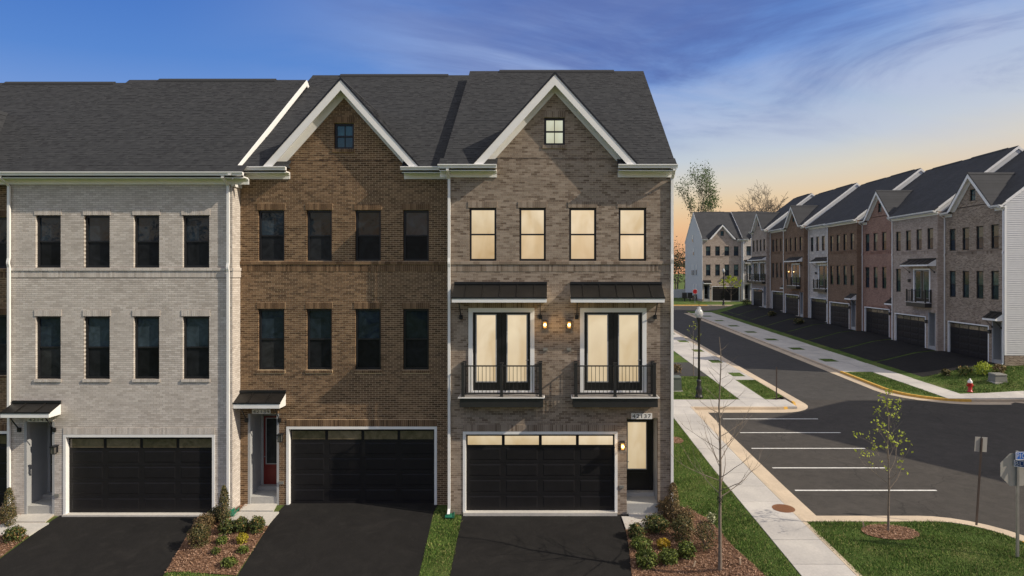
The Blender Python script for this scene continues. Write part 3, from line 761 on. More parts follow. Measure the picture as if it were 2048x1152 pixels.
def french(H, x0, x1, z0, z1, lit=True, far=False):
    t = MB(); e = .14; t.box(x0, x0 + e, -.03, .12, z0, z1); t.box(x1 - e, x1, -.03, .12, z0, z1); t.box(x0 + e, x1 - e, -.03, .12, z1 - e, z1)
    t.box(x0, x1, -.03, .12, z0 - .06, z0)
    t.build('door_trim', 'white_trim', H)
    a, b, zt = x0 + e, x1 - e, z1 - e; m = (a + b) / 2
    for p, q in ((a, m), (m, b)):
        d = MB().box(p + .004, q - .004, .05, .10, z0, zt - .003).build('balcony_door', 'door_black', H)
        w = q - p; s = (.13, .2) if p == a else (.2, .13)
        gx0, gx1, gz0, gz1 = p + s[0], q - s[1], z0 + .30, zt - .1
        f = MB(); k = .035
        f.box(gx0 - k, gx0, .035, .049, gz0 - k, gz1 + k); f.box(gx1, gx1 + k, .035, .049, gz0 - k, gz1 + k); f.box(gx0, gx1, .035, .049, gz1, gz1 + k); f.box(gx0, gx1, .035, .049, gz0 - k, gz0)
        f.build('glazing_bead', 'grey_panel', d)
        MB().box(gx0, gx1, .040, .0485, gz0, gz1).build('pane', 'glass_lit' if lit else 'glass_far', d)
        if q == b: MB().tube([(p + w - .06, .05, z0 + 1.0), (p + w - .06, .0, z0 + 1.0), (p + w - .15, .0, z0 + 1.0)], .014, 6).build('handle', 'galvanised', d)
def roof_z(y, S): return S['eave'] + (y + OV) * S['pitch']
def house(name, S, label, cat, loc, rotz=0, group=None):
    H = thing(name, label, cat, loc, rotz, group)
    W, D, eave, pitch, det, bk = S['W'], S['D'], S['eave'], S['pitch'], S['detail'], S['brick']
    bm_, mm_, wm_ = bk + '_brick', bk + '_mortar', (bk + '_mortar' if det else bk + '_far')
    ztop = eave - .06
    gb = S.get('gable'); gw = S.get('gwin')
    G5 = None
    if gb: xc, hw, ap = gb; slp = (ap - eave) / hw; G5 = (xc, slp, ap - .10, ztop, gw[:4] if gw else None)
    holes = [w[:4] for w in S['wins']]
    holes += [f for f in S.get('french', [])]
    gx = S['garage']; holes.append((gx[0], gx[1], -.6, gx[2])); en = S['entry']; holes.append((en[0], en[1], -.6, en[2]))
    if G5:   # rectangle up to eave height, triangle above
        pass
    wall_with_holes(mp_front, 0, W, -.6, ztop, holes, G5).build('wall', wm_, H)
    # --- masonry in relief
    bholes = list(holes)
    band = S['band']
    for w in S['wins']:
        a, b, c, d = w[:4]; lh = S['lin']
        bholes.append((a - .03, b + .03, d, d + lh))
        if c < band[0] - .1: bholes.append((a - .03, b + .03, c - .10, c))
    for f in S.get('french', []): bholes.append((f[0], f[1], f[3], f[3] + .2))
    bholes.append((gx[0], gx[1], gx[2], gx[2] + S['lin'] + .02)); bholes.append((-.01, W + .01, band[0], band[1])); bholes.append((en[0], en[1], en[2], en[2] + .2))
    if gw: bholes.append(gw[:4]); bholes.append((gw[0] - .02, gw[1] + .02, gw[3], gw[3] + S['lin'])); bholes.append((gw[0] - .05, gw[1] + .02, gw[2] - .12, gw[2]))
    if det:
        r = brickwork(mp_front, .004, W - .004, -.55, (ap - .1 if gb else ztop), bholes, G5)
        o = kind(link('brickwork', fast_mesh('brickwork', r[0], r[1], bm_), H), 'stuff')
    sp = .0667 if det else .2
    lm = bm_
    for w in S['wins']:
        a, b, c, d = w[:4]
        soldier(a - .03, b + .03, d, d + S['lin'], .022, lm, H, 'lintel', mm_, sp)
        if c < band[0] - .1: soldier(a - .03, b + .03, c - .10, c, .04, lm, H, 'sill', mm_, sp)
        window(H, a, b, c, d, w[4], w[5])
    if gw:
        soldier(gw[0] - .02, gw[1] + .02, gw[3], gw[3] + S['lin'], .022, lm, H, 'lintel', mm_, sp); soldier(gw[0] - .05, gw[1] + .02, gw[2] - .12, gw[2], .04, lm, H, 'sill', mm_, sp)
        window(H, gw[0], gw[1], gw[2], gw[3], gw[4], gw[5], True)
    zm = band[0] + (band[1] - band[0]) * .68
    soldier(.0, W, band[0], zm, .014, lm, H, 'belt_course', mm_, sp); soldier(.0, W, zm + .002, band[1], .042, lm, H, 'belt_course', mm_, .21 if det else .4)
    soldier(gx[0] + .0, gx[1], gx[2] + .004, gx[2] + S['lin'] + .02, .02, lm, H, 'lintel', mm_, sp)
    for f in S.get('french', []):
        soldier(f[0], f[1], f[3] + .004, f[3] + .2, .02, lm, H, 'lintel', mm_, sp); french(H, *f, lit=S.get('lit', False))
    garage_door(H, gx[0], gx[1], gx[2], S.get('lit', False), det)
    # --- entry recess
    a, b, zt = en[:3]; dp = 1.0; soldier(a, b, zt + .004, zt + .2, .02, lm, H, 'lintel', mm_, sp)
    MB().quad((a, .02, -.3), (a, .02, zt), (a, dp, zt), (a, dp, -.3)).quad((b, .02, zt), (b, .02, -.3), (b, dp, -.3), (b, dp, zt)).quad((a, dp, -.3), (b, dp, -.3), (b, dp, zt), (a, dp, zt)).build('porch_wall', 'grey_panel', H)
    MB().box(a + .001, b - .001, .15, dp, zt - .05, zt - .001).build('porch_ceiling', 'ceiling_panel', H)
    MB().box(a + .004, b - .004, .03, dp - .004, -.4, .30).box(a + .004, b - .004, dp - .3, dp - .01, .3, .42).build('porch_step', 'step', H)
    fm = MB().box(a - .02, a + .06, -.004, .14, .0, zt - .01).box(b - .06, b + .02, -.004, .14, .0, zt - .01) if S.get('entry_trim', True) else None
    if fm: fm.build('porch_trim', 'grey_panel', H)
    d0, d1 = S['door'][:2]; dm = S['door'][2]; zd0, zd1 = .42, min(zt - .06, 2.85)
    dr = MB().box(d0, d1, dp - .06, dp - .012, zd0, zd1).build('front_door', dm, H)
    MB().box(d0 - .1, d0 - .003, dp - .08, dp - .01, zd0, zd1 + .08).box(d1 + .003, d1 + .1, dp - .08, dp - .01, zd0, zd1 + .08).build('door_frame', 'grey_panel' if not S.get('lit') else 'door_black', dr)
    g0, g1 = d0 + .11, d1 - .14; q0 = zd0 + .75
    MB().box(g0, g1, dp - .075, dp - .062, q0, zd1 - .08).build('pane', 'glass_lit' if S.get('lit') else 'glass_screen', dr)
    bd = MB(); k = .03
    bd.box(g0 - k, g0, dp - .082, dp - .062, q0 - k, zd1 - .08 + k).box(g1, g1 + k, dp - .082, dp - .062, q0 - k, zd1 - .08 + k).box(g0, g1, dp - .082, dp - .062, zd1 - .08, zd1 - .08 + k).box(g0, g1, dp - .082, dp - .062, q0 - k, q0)
    bd.build('glazing_bead', 'grey_panel', dr)
    MB().box(g0, g1, dp - .074, dp - .062, zd0 + .12, q0 - .14).build('panel', dm, dr)
    MB().tube([(d0 + .05, dp - .06, zd0 + 1.0), (d0 + .05, dp - .12, zd0 + 1.0), (d0 + .14, dp - .12, zd0 + 1.0)], .014, 6).build('handle', 'galvanised', dr)
    # --- awnings, balconies, lanterns, number
    for aw in S.get('awnings', []): awning(H, *aw)
    for bc in S.get('balconies', []): balcony(H, *bc)
    for ln in S.get('lanterns', []): lantern(H, *ln)
    for (x, z) in S.get('outlets', []): MB().box(x - .075, x + .075, -.045, -.012, z - .045, z + .045).build('outlet_box', 'box_grey', H)
    if S.get('number'):
        s, x0, x1, z0, z1, pm = S['number']
        p = MB().box(x0, x1, -.04, -.022, z0, z1).build('number_plaque', pm, H); lettering(s, p, x0 + (x1 - x0) * .06, x1 - (x1 - x0) * .06, -.041, z0 + (z1 - z0) * .18, z1 - (z1 - z0) * .16)
    # --- body: side and rear walls up to the roof
    ridge_y = D / 2; rz = lambda y: roof_z(min(y, D - y), S) - .07
    lap = MB()
    for x, sgn in ((0.0, -1), (W, 1)):
        pts = [(x, .012, -1.2), (x, D, -1.2), (x, D, rz(D)), (x, ridge_y, rz(ridge_y)), (x, .012, rz(.012))]
        lap.poly(pts if sgn > 0 else pts[::-1])
    lap.quad((W, D, -1.2), (0, D, -1.2), (0, D, rz(D)), (W, D, rz(D)))
    lap.build('side_wall', S.get('side', 'siding'), H)
    if S.get('boards') is not None:   # lap boards on an end wall, one by one
        x = W if S['boards'] > 0 else 0; e = S['boards']; zb = S.get('board_from', .0)
        z = zb; hgt = .155
        while z < roof_z(ridge_y, S) - .3:
            zt_ = z + hgt; ya = .05; yb = D - .05
            if zt_ > rz(0): k = (zt_ - rz(0)) / pitch; ya, yb = max(ya, k), min(yb, D - k)
            if yb - ya < .2: break
            m = MB(); m.hexa([(x, ya, z), (x + e * .034, ya, z), (x + e * .034, yb, z), (x, yb, z), (x, ya, zt_), (x + e * .005, ya, zt_), (x + e * .005, yb, zt_), (x, yb, zt_)])
            m.build('siding_board', 'siding', H); z += hgt
        cm = MB().box(min(x, x + e * .05), max(x, x + e * .05), -.03, .10, zb, ztop); cm.build('corner_board', 'white_trim', H)
        if zb > .1: MB().box(min(x, x + e * .02), max(x, x + e * .02), .0, D, -1, zb - .02).build('brick_base', bk + '_far', H)
    # --- roof
    rm = 'shingle' if det else 'far_roof'; ry = D / 2; rzz = roof_z(ry, S); xl, xr = S.get('roof_x', (-.04, W + .04))
    r = MB(); th = .05
    y0 = .0
    def slab(xa, xb, ya, yb, flip=False):
        f = (lambda y: D - y) if flip else (lambda y: y)
        za, zb_ = roof_z(ya, S), roof_z(yb, S)
        r.hexa([(xa, f(ya), za - th), (xb, f(ya), za - th), (xb, f(yb), zb_ - th), (xa, f(yb), zb_ - th), (xa, f(ya), za), (xb, f(ya), za), (xb, f(yb), zb_), (xa, f(yb), zb_)])
    gut = S['gutters']
    slab(xl, xr, y0, ry); slab(xl, xr, -OV, ry, True)
    for (ga, gbx) in gut: slab(max(ga, xl - .3), min(gbx, xr + .3), -OV, -.002)
    ro = r.build('roof', rm, H)
    cosn = math.hypot(1, pitch)
    if det:
        arrs = []
        Vd = Vector((0, 1, pitch)) / cosn
        arrs.append(shingles(Vector((xl, -.0, roof_z(0, S))), Vector((1, 0, 0)), Vd, xr - xl, ry * cosn, seed=int(W * 1000)))
        for (ga, gbx) in gut:
            a_, b_ = max(ga, xl - .3), min(gbx, xr + .3)
            arrs.append(shingles(Vector((a_, -OV - .02, eave - .02 * pitch)), Vector((1, 0, 0)), Vd, b_ - a_, (OV + .02) * cosn, seed=int(ga * 100) + 5))
        Vs, Fs, o = [], [], 0
        for A, Fa in arrs: Vs.append(A); Fs.append(Fa + o); o += len(A)
        kind(link('shingle_courses', fast_mesh('shingle_courses', np.concatenate(Vs), np.concatenate(Fs), 'shingle'), ro), 'stuff')
    MB().prism([(ry - .16, rzz - .16 * pitch + .02), (ry - .14, rzz - .14 * pitch + .07), (ry, rzz + .075), (ry + .14, rzz - .14 * pitch + .07), (ry + .16, rzz - .16 * pitch + .02)], xl + (xr - xl) * .17, xr - (xr - xl) * .17, 'x').build('ridge_vent', rm, ro)
    MB().prism([(ry - .2, rzz - .2 * pitch + .006), (ry, rzz + .022), (ry + .2, rzz - .2 * pitch + .006)], xl, xr, 'x').build('ridge_cap', rm, ro)
    vx_ = xl + (xr - xl) * S.get('pipe', .4)
    MB().tube([(vx_, ry + .7, rzz - .9 * pitch), (vx_, ry + .7, rzz + .12)], .055, 8).tube([(vx_, ry + .7, rzz - .0), (vx_, ry + .7, rzz + .05)], .09, 8).build('vent_pipe', 'black_frame', ro)
    for x, e in [q for q in ((xl, -1), (xr, 1)) if q[1] in S.get('rakes', (-1, 1))]:   # rake boards on the verges
        m = MB(); xa, xb = sorted((x, x + e * .035) if not S.get('rake_in') else (x - e * .05, x - e * .015)); hgt = .24
        for fl in (False, True):
            f = (lambda y: D - y) if fl else (lambda y: y)
            ya = -OV; m.hexa([(xa, f(ya), roof_z(ya, S) - hgt), (xb, f(ya), roof_z(ya, S) - hgt), (xb, f(ry), rzz - hgt), (xa, f(ry), rzz - hgt), (xa, f(ya), roof_z(ya, S) + S.get('rake_up', -.02)), (xb, f(ya), roof_z(ya, S) + S.get('rake_up', -.02)), (xb, f(ry), rzz + S.get('rake_up', -.02)), (xa, f(ry), rzz + S.get('rake_up', -.02))])
        m.build('rake_board', 'white_trim', ro)
    # --- cross gable
    if gb:
        back = (ap - eave) / pitch - OV + .5; sn = math.hypot(1, slp); g = MB(); yf = -OV
        for s_ in (-1, 1):
            p = lambda k, y, d: (xc + s_ * hw * k, y, ap - (ap - eave) * k - d)
            pts = [p(1.0, yf, .05), p(0, yf, .05), p(0, back, .05), p(1.0, back, .05), p(1.0, yf, 0), p(0, yf, 0), p(0, back, 0), p(1.0, back, 0)]
            g.hexa(pts)
            if det:
                U = Vector((0, 1, 0)); Vd = Vector((-s_, 0, slp)) / sn
                A, Fa = shingles(Vector((xc + s_ * hw, yf - .02, eave)), U, Vd, back - yf, hw * sn, seed=77 + s_)
                kind(link('shingle_courses', fast_mesh('shingle_courses', A, Fa, 'shingle'), ro), 'stuff')
        g.build('gable_roof', rm, ro)
        MB().prism([(xc - .16, ap - .16 * slp + .03), (xc, ap + .035), (xc + .16, ap - .16 * slp + .03)], yf - .02, back, 'y').build('ridge_cap', rm, ro)
        # barge boards with soffit and frieze
        for s_ in (-1, 1):
            q = lambda k, dz, y: (xc + s_ * hw * k, y, ap - (ap - eave) * k - dz)
            w1 = .275 * sn; m = MB()
            a0, a1 = .0, 1.0
            kl = 1 - (w1 - .01) / (ap - eave); m.hexa([q(kl, w1, yf - .03), q(a0, w1, yf - .03), q(a0, w1, yf + .0), q(kl, w1, yf + .0), q(a1, .052, yf - .03), q(a0, .052, yf - .03), q(a0, .052, yf), q(a1, .052, yf)])
            m.build('barge_board', 'white_trim', ro)
            m = MB(); m.hexa([q(a1, .05 + .02, yf - .045), q(a0, .07, yf - .045), q(a0, .07, yf - .03), q(a1, .07, yf - .03), q(a1, -.012, yf - .045), q(a0, -.012, yf - .045), q(a0, -.012, yf - .03), q(a1, -.012, yf - .03)])
            m.build('drip_edge', 'black_frame', ro)
            w2 = .10 * sn; m = MB(); ks = 1 - (w2 + .02) / (ap - eave); m.hexa([q(ks, w2 + .02, yf), q(a0, w2 + .02, yf), q(a0, w2 + .02, -.02), q(ks, w2 + .02, -.02), q(ks, w2, yf), q(a0, w2, yf), q(a0, w2, -.02), q(ks, w2, -.02)])
            m.build('rake_soffit', 'white_trim', ro)
            w3 = .385 * sn; m = MB(); k3 = 1 - (w3 - .0) / (ap - eave); k2 = 1 - w2 / (ap - eave); m.hexa([q(k3, w3, -.05), q(a0, w3, -.05), q(a0, w3, -.012), q(k3, w3, -.012), q(k2, w2 + .021, -.05), q(a0, w2 + .021, -.05), q(a0, w2 + .021, -.012), q(k2, w2 + .021, -.012)])
            m.build('rake_frieze', 'white_trim', ro)
    # --- gutters and downspouts
    for (ga, gbx) in gut:
        z = eave; o = MB().prism([(-OV - .13, z), (-OV - .13, z - .03), (-OV - .10, z - .07), (-OV - .09, z - .12), (-OV - .005, z - .12), (-OV - .005, z - .01), (-OV - .11, z - .01)], ga, gbx, 'x').build('gutter', 'white_trim', H)
        MB().box(ga + .03, gbx - .03, -OV - .004, -.015, z - .17, z - .13).box(ga + .03, gbx - .03, -OV - .004, -OV + .02, z - .2, z - .131).build('soffit', 'white_trim', o)
        MB().prism([(-.075, z - .172), (-.07, z - .21), (-.045, z - .25), (-.045, z - .36), (-.012, z - .36), (-.012, z - .172)], ga + (.03 if ga > .2 else .0), gbx - (.03 if gbx < W - .2 else 0), 'x').build('frieze', 'white_trim', o)
        if S.get('gable'):
            e = [x for x in (ga, gbx) if .5 < x < W - .5]
            for x in e:  # small shingled return on top of the box end
                sx = -1 if x == gbx else 1
                MB().hexa([(x, -OV - .02, z), (x + sx * .5, -OV - .02, z), (x + sx * .5, -.013, z), (x, -.013, z), (x + sx * .02, -OV - .0, z + .03), (x + sx * .5, -OV, z + .03), (x + sx * .5, -.013, z + .22), (x + sx * .14, -.013, z + .22)]).build('return_roof', rm, o)
    for (x, kz) in S.get('downspouts', []):
        zb0 = S.get('spout_bottom', .05)
        pts = [(x, -OV - .05, eave - .12), (x, -OV - .05, eave - .2), (x, -.07, eave - .42), (x, -.07, kz + .15), (x, -.10, kz + .02), (x, -.10, kz - .04)]
        pts2 = [(x, -.07, kz - .16), (x, -.07, zb0 + .12), (x, -.2, zb0)]
        mb = MB()
        allp = pts + pts2
        for p, q in zip(allp, allp[1:]):
            w = .042; dpt = .03
            mb.hexa([(p[0] - w, p[1] - dpt, p[2]), (p[0] + w, p[1] - dpt, p[2]), (p[0] + w, p[1] + dpt, p[2]), (p[0] - w, p[1] + dpt, p[2]), (q[0] - w, q[1] - dpt, q[2]), (q[0] + w, q[1] - dpt, q[2]), (q[0] + w, q[1] + dpt, q[2]), (q[0] - w, q[1] + dpt, q[2])])
        mb.build('downspout', 'white_trim', H)
    # --- brick return where the house stands proud of its neighbour
    for side, dep in S.get('returns', []):
        x = W if side > 0 else 0
        if det:
            mp = (lambda P: np.stack([x + .004 - side * P[:, 1], P[:, 0], P[:, 2]], 1)); wm = wall_with_holes(mp, 0, dep, -.6, ztop, []); wm.build('return_wall', mm_, H)
            rr = brickwork(mp, -.008, dep, -.55, ztop - .2, [(-1, dep + 1, band[0], band[1])])
            kind(link('brickwork', fast_mesh('brickwork', rr[0], rr[1], bm_), H), 'stuff')
            MB().box(min(x, x + side * .03), max(x, x + side * .03), -.01, dep, band[0], zm - .004).box(min(x, x + side * .05), max(x, x + side * .05), -.03, dep, zm, band[1]).build('belt_course', bm_, H)
            MB().box(min(x, x + side * .06), max(x, x + side * .06), -.05, dep, eave - .42, eave - .13).build('frieze', 'white_trim', H)
            z = eave
            MB().prism([(x + side * .10, z), (x + side * .24, z), (x + side * .22, z - .06), (x + side * .18, z - .12), (x + side * .10, z - .12)], -OV - .12, dep - .02, 'y').box(*sorted((x + side * .01, x + side * .13)), -OV, dep, z - .17, z - .13).build('gutter_return', 'white_trim', H)
        else:
            MB().box(min(x, x + side * .012), max(x, x + side * .012), .0, dep, -1, ztop).build('return_wall', bk + '_far', H)
    return H

# ---------------------------------------------------------------- the near row
def plane(Y): return F / Y
def mkfront(Y, x0_px, W, base):
    s = F / Y; X0 = (x0_px - VX) / s
    lx = lambda p: (p - VX) / s - X0
    lz = lambda q: CH - (q - HY) / s - base
    return X0, lx, lz
def rect(lx, lz, x0, x1, y0, y1): return (lx(x0), lx(x1), lz(y1), lz(y0))
DEPTH = 13.2
# taupe end house with lit rooms
Y3, B3 = 20.33, .02; X3, lx, lz = mkfront(Y3, 896, 0, B3); W3 = lx(1341)
lxf = lambda p, d: (p - VX) * (Y3 - d) / F - X3
lzf = lambda q, d: CH - (q - HY) * (Y3 - d) / F - B3
w4 = [(938, 993), (1038, 1092), (1138, 1193), (1237, 1293)]
S3 = dict(W=W3, D=DEPTH, eave=lzf(328, OV + .13), pitch=.76, detail=True, brick='taupe', lin=.21, lit=True, pipe=.4,
          wins=[rect(lx, lz, a, b, 415.5, 522) + ('glass_lit', 'glass_lit_low') for a, b in w4], gwin=rect(lx, lz, 1088, 1130, 235, 290) + ('glass_lit_pale', 'glass_lit_pale'),
          gable=(lxf(1110, OV), (1278 - 943) / 2 * (Y3 - OV) / F, lzf(145, OV)), band=(lz(543), lz(522.5)),
          french=[rect(lx, lz, 937, 1069, 616, 781), rect(lx, lz, 1160, 1293, 616, 781)], garage=(lx(926), lx(1235), lz(863)), entry=(lx(1253), lx(1316), lz(836)),
          door=(lx(1256), lx(1309), 'door_black'), entry_trim=False,
          awnings=[(lx(909), lx(1094), lz(568), lzf(595, .62), lzf(605, .62), .62, 5), (lx(1140), lx(1323), lz(568), lzf(595, .62), lzf(605, .62), .62, 5)],
          balconies=[(lxf(917, .5), lxf(1088, .5), lzf(794, .5), .5, lzf(731, .5) - lzf(794, .5), [lxf(926, .43), lxf(1003, .43), lxf(1081, .43)], True, lzf(815, .5)),
                     (lxf(1144, .5), lxf(1318, .5), lzf(794, .5), .5, lzf(731, .5) - lzf(794, .5), [lxf(1152, .43), lxf(1230, .43), lxf(1309, .43)], True, lzf(815, .5))],
          lanterns=[(lx(1090), lz(648), True), (lx(1138), lz(648), True), (lx(1244), lz(889), True)], outlets=[(lx(1091), lz(698)), (lx(1138), lz(698)), (lx(1243), lz(973))],
          number=('42137', lx(1262), lx(1304), lz(837.5), lz(826), 'plaque'),
          gutters=[(lxf(875, OV + .13), lxf(993, OV + .13)), (lxf(1237, OV + .13), lxf(1356, OV + .13))], roof_x=(lxf(884, OV), lxf(1352, OV)),
          rakes=(1,), rake_in=True, downspouts=[(lx(899), lz(525)), (W3 + .04, lz(518))], boards=1, returns=[])
house('townhouse', S3, 'taupe brick end townhouse with lit windows, two small balconies and number 42137', 'house', (X3, Y3, B3), 0, 'townhouses of the near row')
# brown house
Y2, B2_ = 21.07, -.03; X2, lx, lz = mkfront(Y2, 478, 0, B2_); W2 = X3 - X2 + .0
lxf = lambda p, d: (p - VX) * (Y2 - d) / F - X2
lzf = lambda q, d: CH - (q - HY) * (Y2 - d) / F - B2_
w4 = [(516, 569), (613, 664), (710, 762), (806, 858)]
gd, gs = 'glass_dark', 'glass_screen'
S2 = dict(W=W2, D=DEPTH, eave=lzf(332.5, OV + .13), pitch=.76, detail=True, brick='brown', lin=.22, pipe=.68,
          wins=[rect(lx, lz, a, b, 420, 522) + (gd, gs) for a, b in w4] + [rect(lx, lz, a, b, 617.5, 740) + (gd, gs) for a, b in w4], gwin=rect(lx, lz, 668, 708, 246, 298) + ('glass_teal', 'glass_teal'),
          gable=(lxf(681.5, OV), (843 - 524) / 2 * (Y2 - OV) / F, lzf(156, OV)), band=(lz(543), lz(522.5)),
          garage=(lx(573), lx(874), lz(853)), entry=(lx(497), lx(557), lz(827)), door=(lx(502), lx(502) + .84, 'red_paint'),
          awnings=[(lx(481), lx(572.5), lz(784), lzf(806, .5), lzf(817, .5), .5, 2)], lanterns=[(lx(564), lz(873), False)], outlets=[(lx(563.5), lz(965))],
          number=('42139', lx(505), lx(542), lz(827.5), lz(818), 'plaque_grey'),
          gutters=[(lxf(474, OV + .13), lxf(570, OV + .13)), (lxf(800, OV + .13), W2 + .2)], roof_x=(-.02, W2 + .05), downspouts=[], rakes=())
house('townhouse', S2, 'dark brown brick townhouse with a red front door and number 42139', 'house', (X2, Y2, B2_), 0, 'townhouses of the near row')
# pale house
Y1, B1 = 20.55, -.14; X1, lx, lz = mkfront(Y1, 21, 0, B1); W1 = lx(464.5)
lxf = lambda p, d: (p - VX) * (Y1 - d) / F - X1
lzf = lambda q, d: CH - (q - HY) * (Y1 - d) / F - B1
w4 = [(71, 122), (168, 220), (267, 319), (365, 419)]
S1 = dict(W=W1, D=11.6, eave=lzf(343, OV + .13), pitch=.80, detail=True, brick='white', lin=.21, pipe=.62,
          wins=[rect(lx, lz, a, b, 430.5, 535) + (gd, gs) for a, b in w4] + [rect(lx, lz, a, b, 632.5, 758) + (gd, gs) for a, b in w4], band=(lz(555), lz(535.5)),
          garage=(lx(127), lx(430), lz(869)), entry=(lx(50), lx(108), lz(843)), door=(lx(56), lx(56) + .8, 'door_black'),
          awnings=[(lx(27), lx(123), lz(805), lzf(825, .5), lzf(835.5, .5), .5, 2)], lanterns=[(lx(114), lz(897), False)], outlets=[(lx(115), lz(990))],
          number=('42141', lx(57), lx(97), lz(843.5), lz(834.5), 'plaque_grey'),
          gutters=[(-1.4, lxf(487, OV + .13) - .05)], roof_x=(.0, lxf(464, OV)), downspouts=[(lx(458.5), lz(535)), (.01, lz(525))], returns=[(1, .58)], rakes=(1,), rake_up=.0)
house('townhouse', S1, 'pale whitewashed brick townhouse with number 42141 and a full-width gutter', 'house', (X1, Y1, B1), 0, 'townhouses of the near row')
# brown house cut by the left edge of the picture
Y0, B0 = 21.05, -.14; X0 = X1 - 7.3; s0 = F / Y0
lz = lambda q: CH - (q - HY) / s0 - B0
lx = lambda p: (p - VX) / s0 - X0
cw = [lx(-9), lx(-9) - 1.66, lx(-9) - 3.32, lx(-9) - 4.98]
S0 = dict(W=7.28, D=12.4, eave=lz(347), pitch=.76, detail=True, brick='brown', lin=.22, pipe=.6,
          wins=[(c - .45, c + .45, lz(537), lz(434), gd, gs) for c in cw] + [(c - .45, c + .45, lz(751), lz(629), gd, gs) for c in cw],
          gwin=(3.3, 4.0, 12.5, 13.4, 'glass_teal', 'glass_teal'), gable=(3.65, 2.7, lz(347) + 2.95), band=(lz(556), lz(537.5)),
          garage=(1.9, lx(20) - .0, lz(862)), entry=(.3, 1.35, 3.1), door=(.4, 1.25, 'door_black'), gutters=[(-.3, 1.2), (5.9, 7.3)], downspouts=[(7.16, lz(540))])
house('townhouse', S0, 'dark brown brick townhouse cut off by the left edge of the picture', 'house', (X0, Y0, B0), 0, 'townhouses of the near row')

# ---------------------------------------------------------------- generic houses of the other rows
def gen(W, brick, gable=False, french=None, mirror=True, eave=11.5, D=DEPTH, lower=(0, 1, 2, 3), lanlit=False, wide=.118):
    m = (lambda a: 1 - a) if mirror else (lambda a: a)
    cs = [.145, .382, .618, .855]
    def rc(c, z0, z1): return (c * W - wide * W / 2, c * W + wide * W / 2, z0, z1, 'glass_far', 'glass_dark')
    wins = [rc(c, 8.36, 10.12) for c in cs] + [rc(cs[i], 4.65, 6.75) for i in lower]
    S = dict(W=W, D=D, eave=eave, pitch=.76, detail=False, brick=brick, lin=.2, wins=wins, band=(8.0, 8.34))
    g = sorted((m(.235), m(.94))); S['garage'] = (g[0] * W, g[1] * W, 2.72)
    e = sorted((m(.04), m(.185))); S['entry'] = (e[0] * W, e[1] * W, 3.1); S['door'] = (e[0] * W + .12, e[1] * W - .1, 'door_black')
    if gable: S['gable'] = (W / 2, 2.55, eave + 2.8); S['gwin'] = (W / 2 - .32, W / 2 + .32, eave + .65, eave + 1.55, 'glass_teal', 'glass_teal')
    S['gutters'] = [(-.12, .95), (W - .95, W + .12)] if gable else [(-.12, W + .12)]
    S['lanterns'] = [(((g[1] + .03) if mirror else (g[0] - .03)) * W, 2.3, False)]
    if french:
        S['french'] = [(a * W, b * W, 3.95, 6.75) for a, b in french]
        a, b = min(f[0] for f in french), max(f[1] for f in french)
        S['awnings'] = [(max(.02, a - .12) * W, min(.98, b + .12) * W, 7.55, 7.12, 6.95, .75, 5)]
        S['balconies'] = [((f[0] - .03) * W, (f[1] + .03) * W, 3.9, .6, 1.0, [(f[0] - .02) * W, (f[0] + f[1]) / 2 * W, (f[1] + .02) * W], False, 3.5) for f in french]
        S['lanterns'].append(((a - .07) * W, 5.7, lanlit))
    else:
        S['awnings'] = [((e[0] - .03) * W, (e[1] + .03) * W, 3.75, 3.35, 3.17, .6, 2)]
    S['downspouts'] = [(.08, 8.05)]
    return S
XR, XP, WR = 32.3, 31.7, 6.62
row = [  # brick, projecting, gable, french doors, lower windows, label
    ('taupe', 0, True, None, (0, 1, 2, 3), 'grey-brown brick gabled townhouse with white siding at the near end of the side-street row'),
    ('tan', 1, False, [(.50, .86)], (0,), 'tan brick townhouse with one balcony next to the end house of the side-street row'),
    ('red', 0, True, None, (0, 1, 2, 3), 'reddish brick gabled townhouse, the only red one on the side street'),
    ('chestnut', 1, False, None, (0, 1, 2, 3), 'chestnut brown townhouse without a gable beside the red one'),
    ('white', 0, False, [(.42, .86)], (), 'whitish brick townhouse with a balcony in the middle of the side-street row'),
    ('chestnut', 1, True, [(.42, .82)], (0,), 'chestnut brown gabled townhouse with a balcony, beyond the whitish one'),
    ('chestnut', 0, False, None, (0, 1, 2, 3), 'narrow-looking chestnut townhouse between two gabled ones on the side street'),
    ('tan', 1, True, [(.08, .46), (.54, .92)], (), 'tan brick gabled townhouse with two balconies at the far end of the side-street row')]
for i, (bk, pr, gbl, fr, lw, lab) in enumerate(row):
    yn = 43.7 + WR * i; zb = 1.3 + .198 * i
    S = gen(WR, bk, gbl, fr, True, 11.45 + (.05 if pr else 0), lower=lw, lanlit=(i == 5))
    if pr: S['returns'] = [(1, .62)]
    if i == 0: S['boards'] = 1; S['board_from'] = .75; S['downspouts'].append((WR - .05, 8.05))
    # local x runs towards the camera: origin at the far end
    house('townhouse', S, lab, 'house', (XP if pr else XR, yn + WR, zb), R(-90), 'townhouses along the side street')
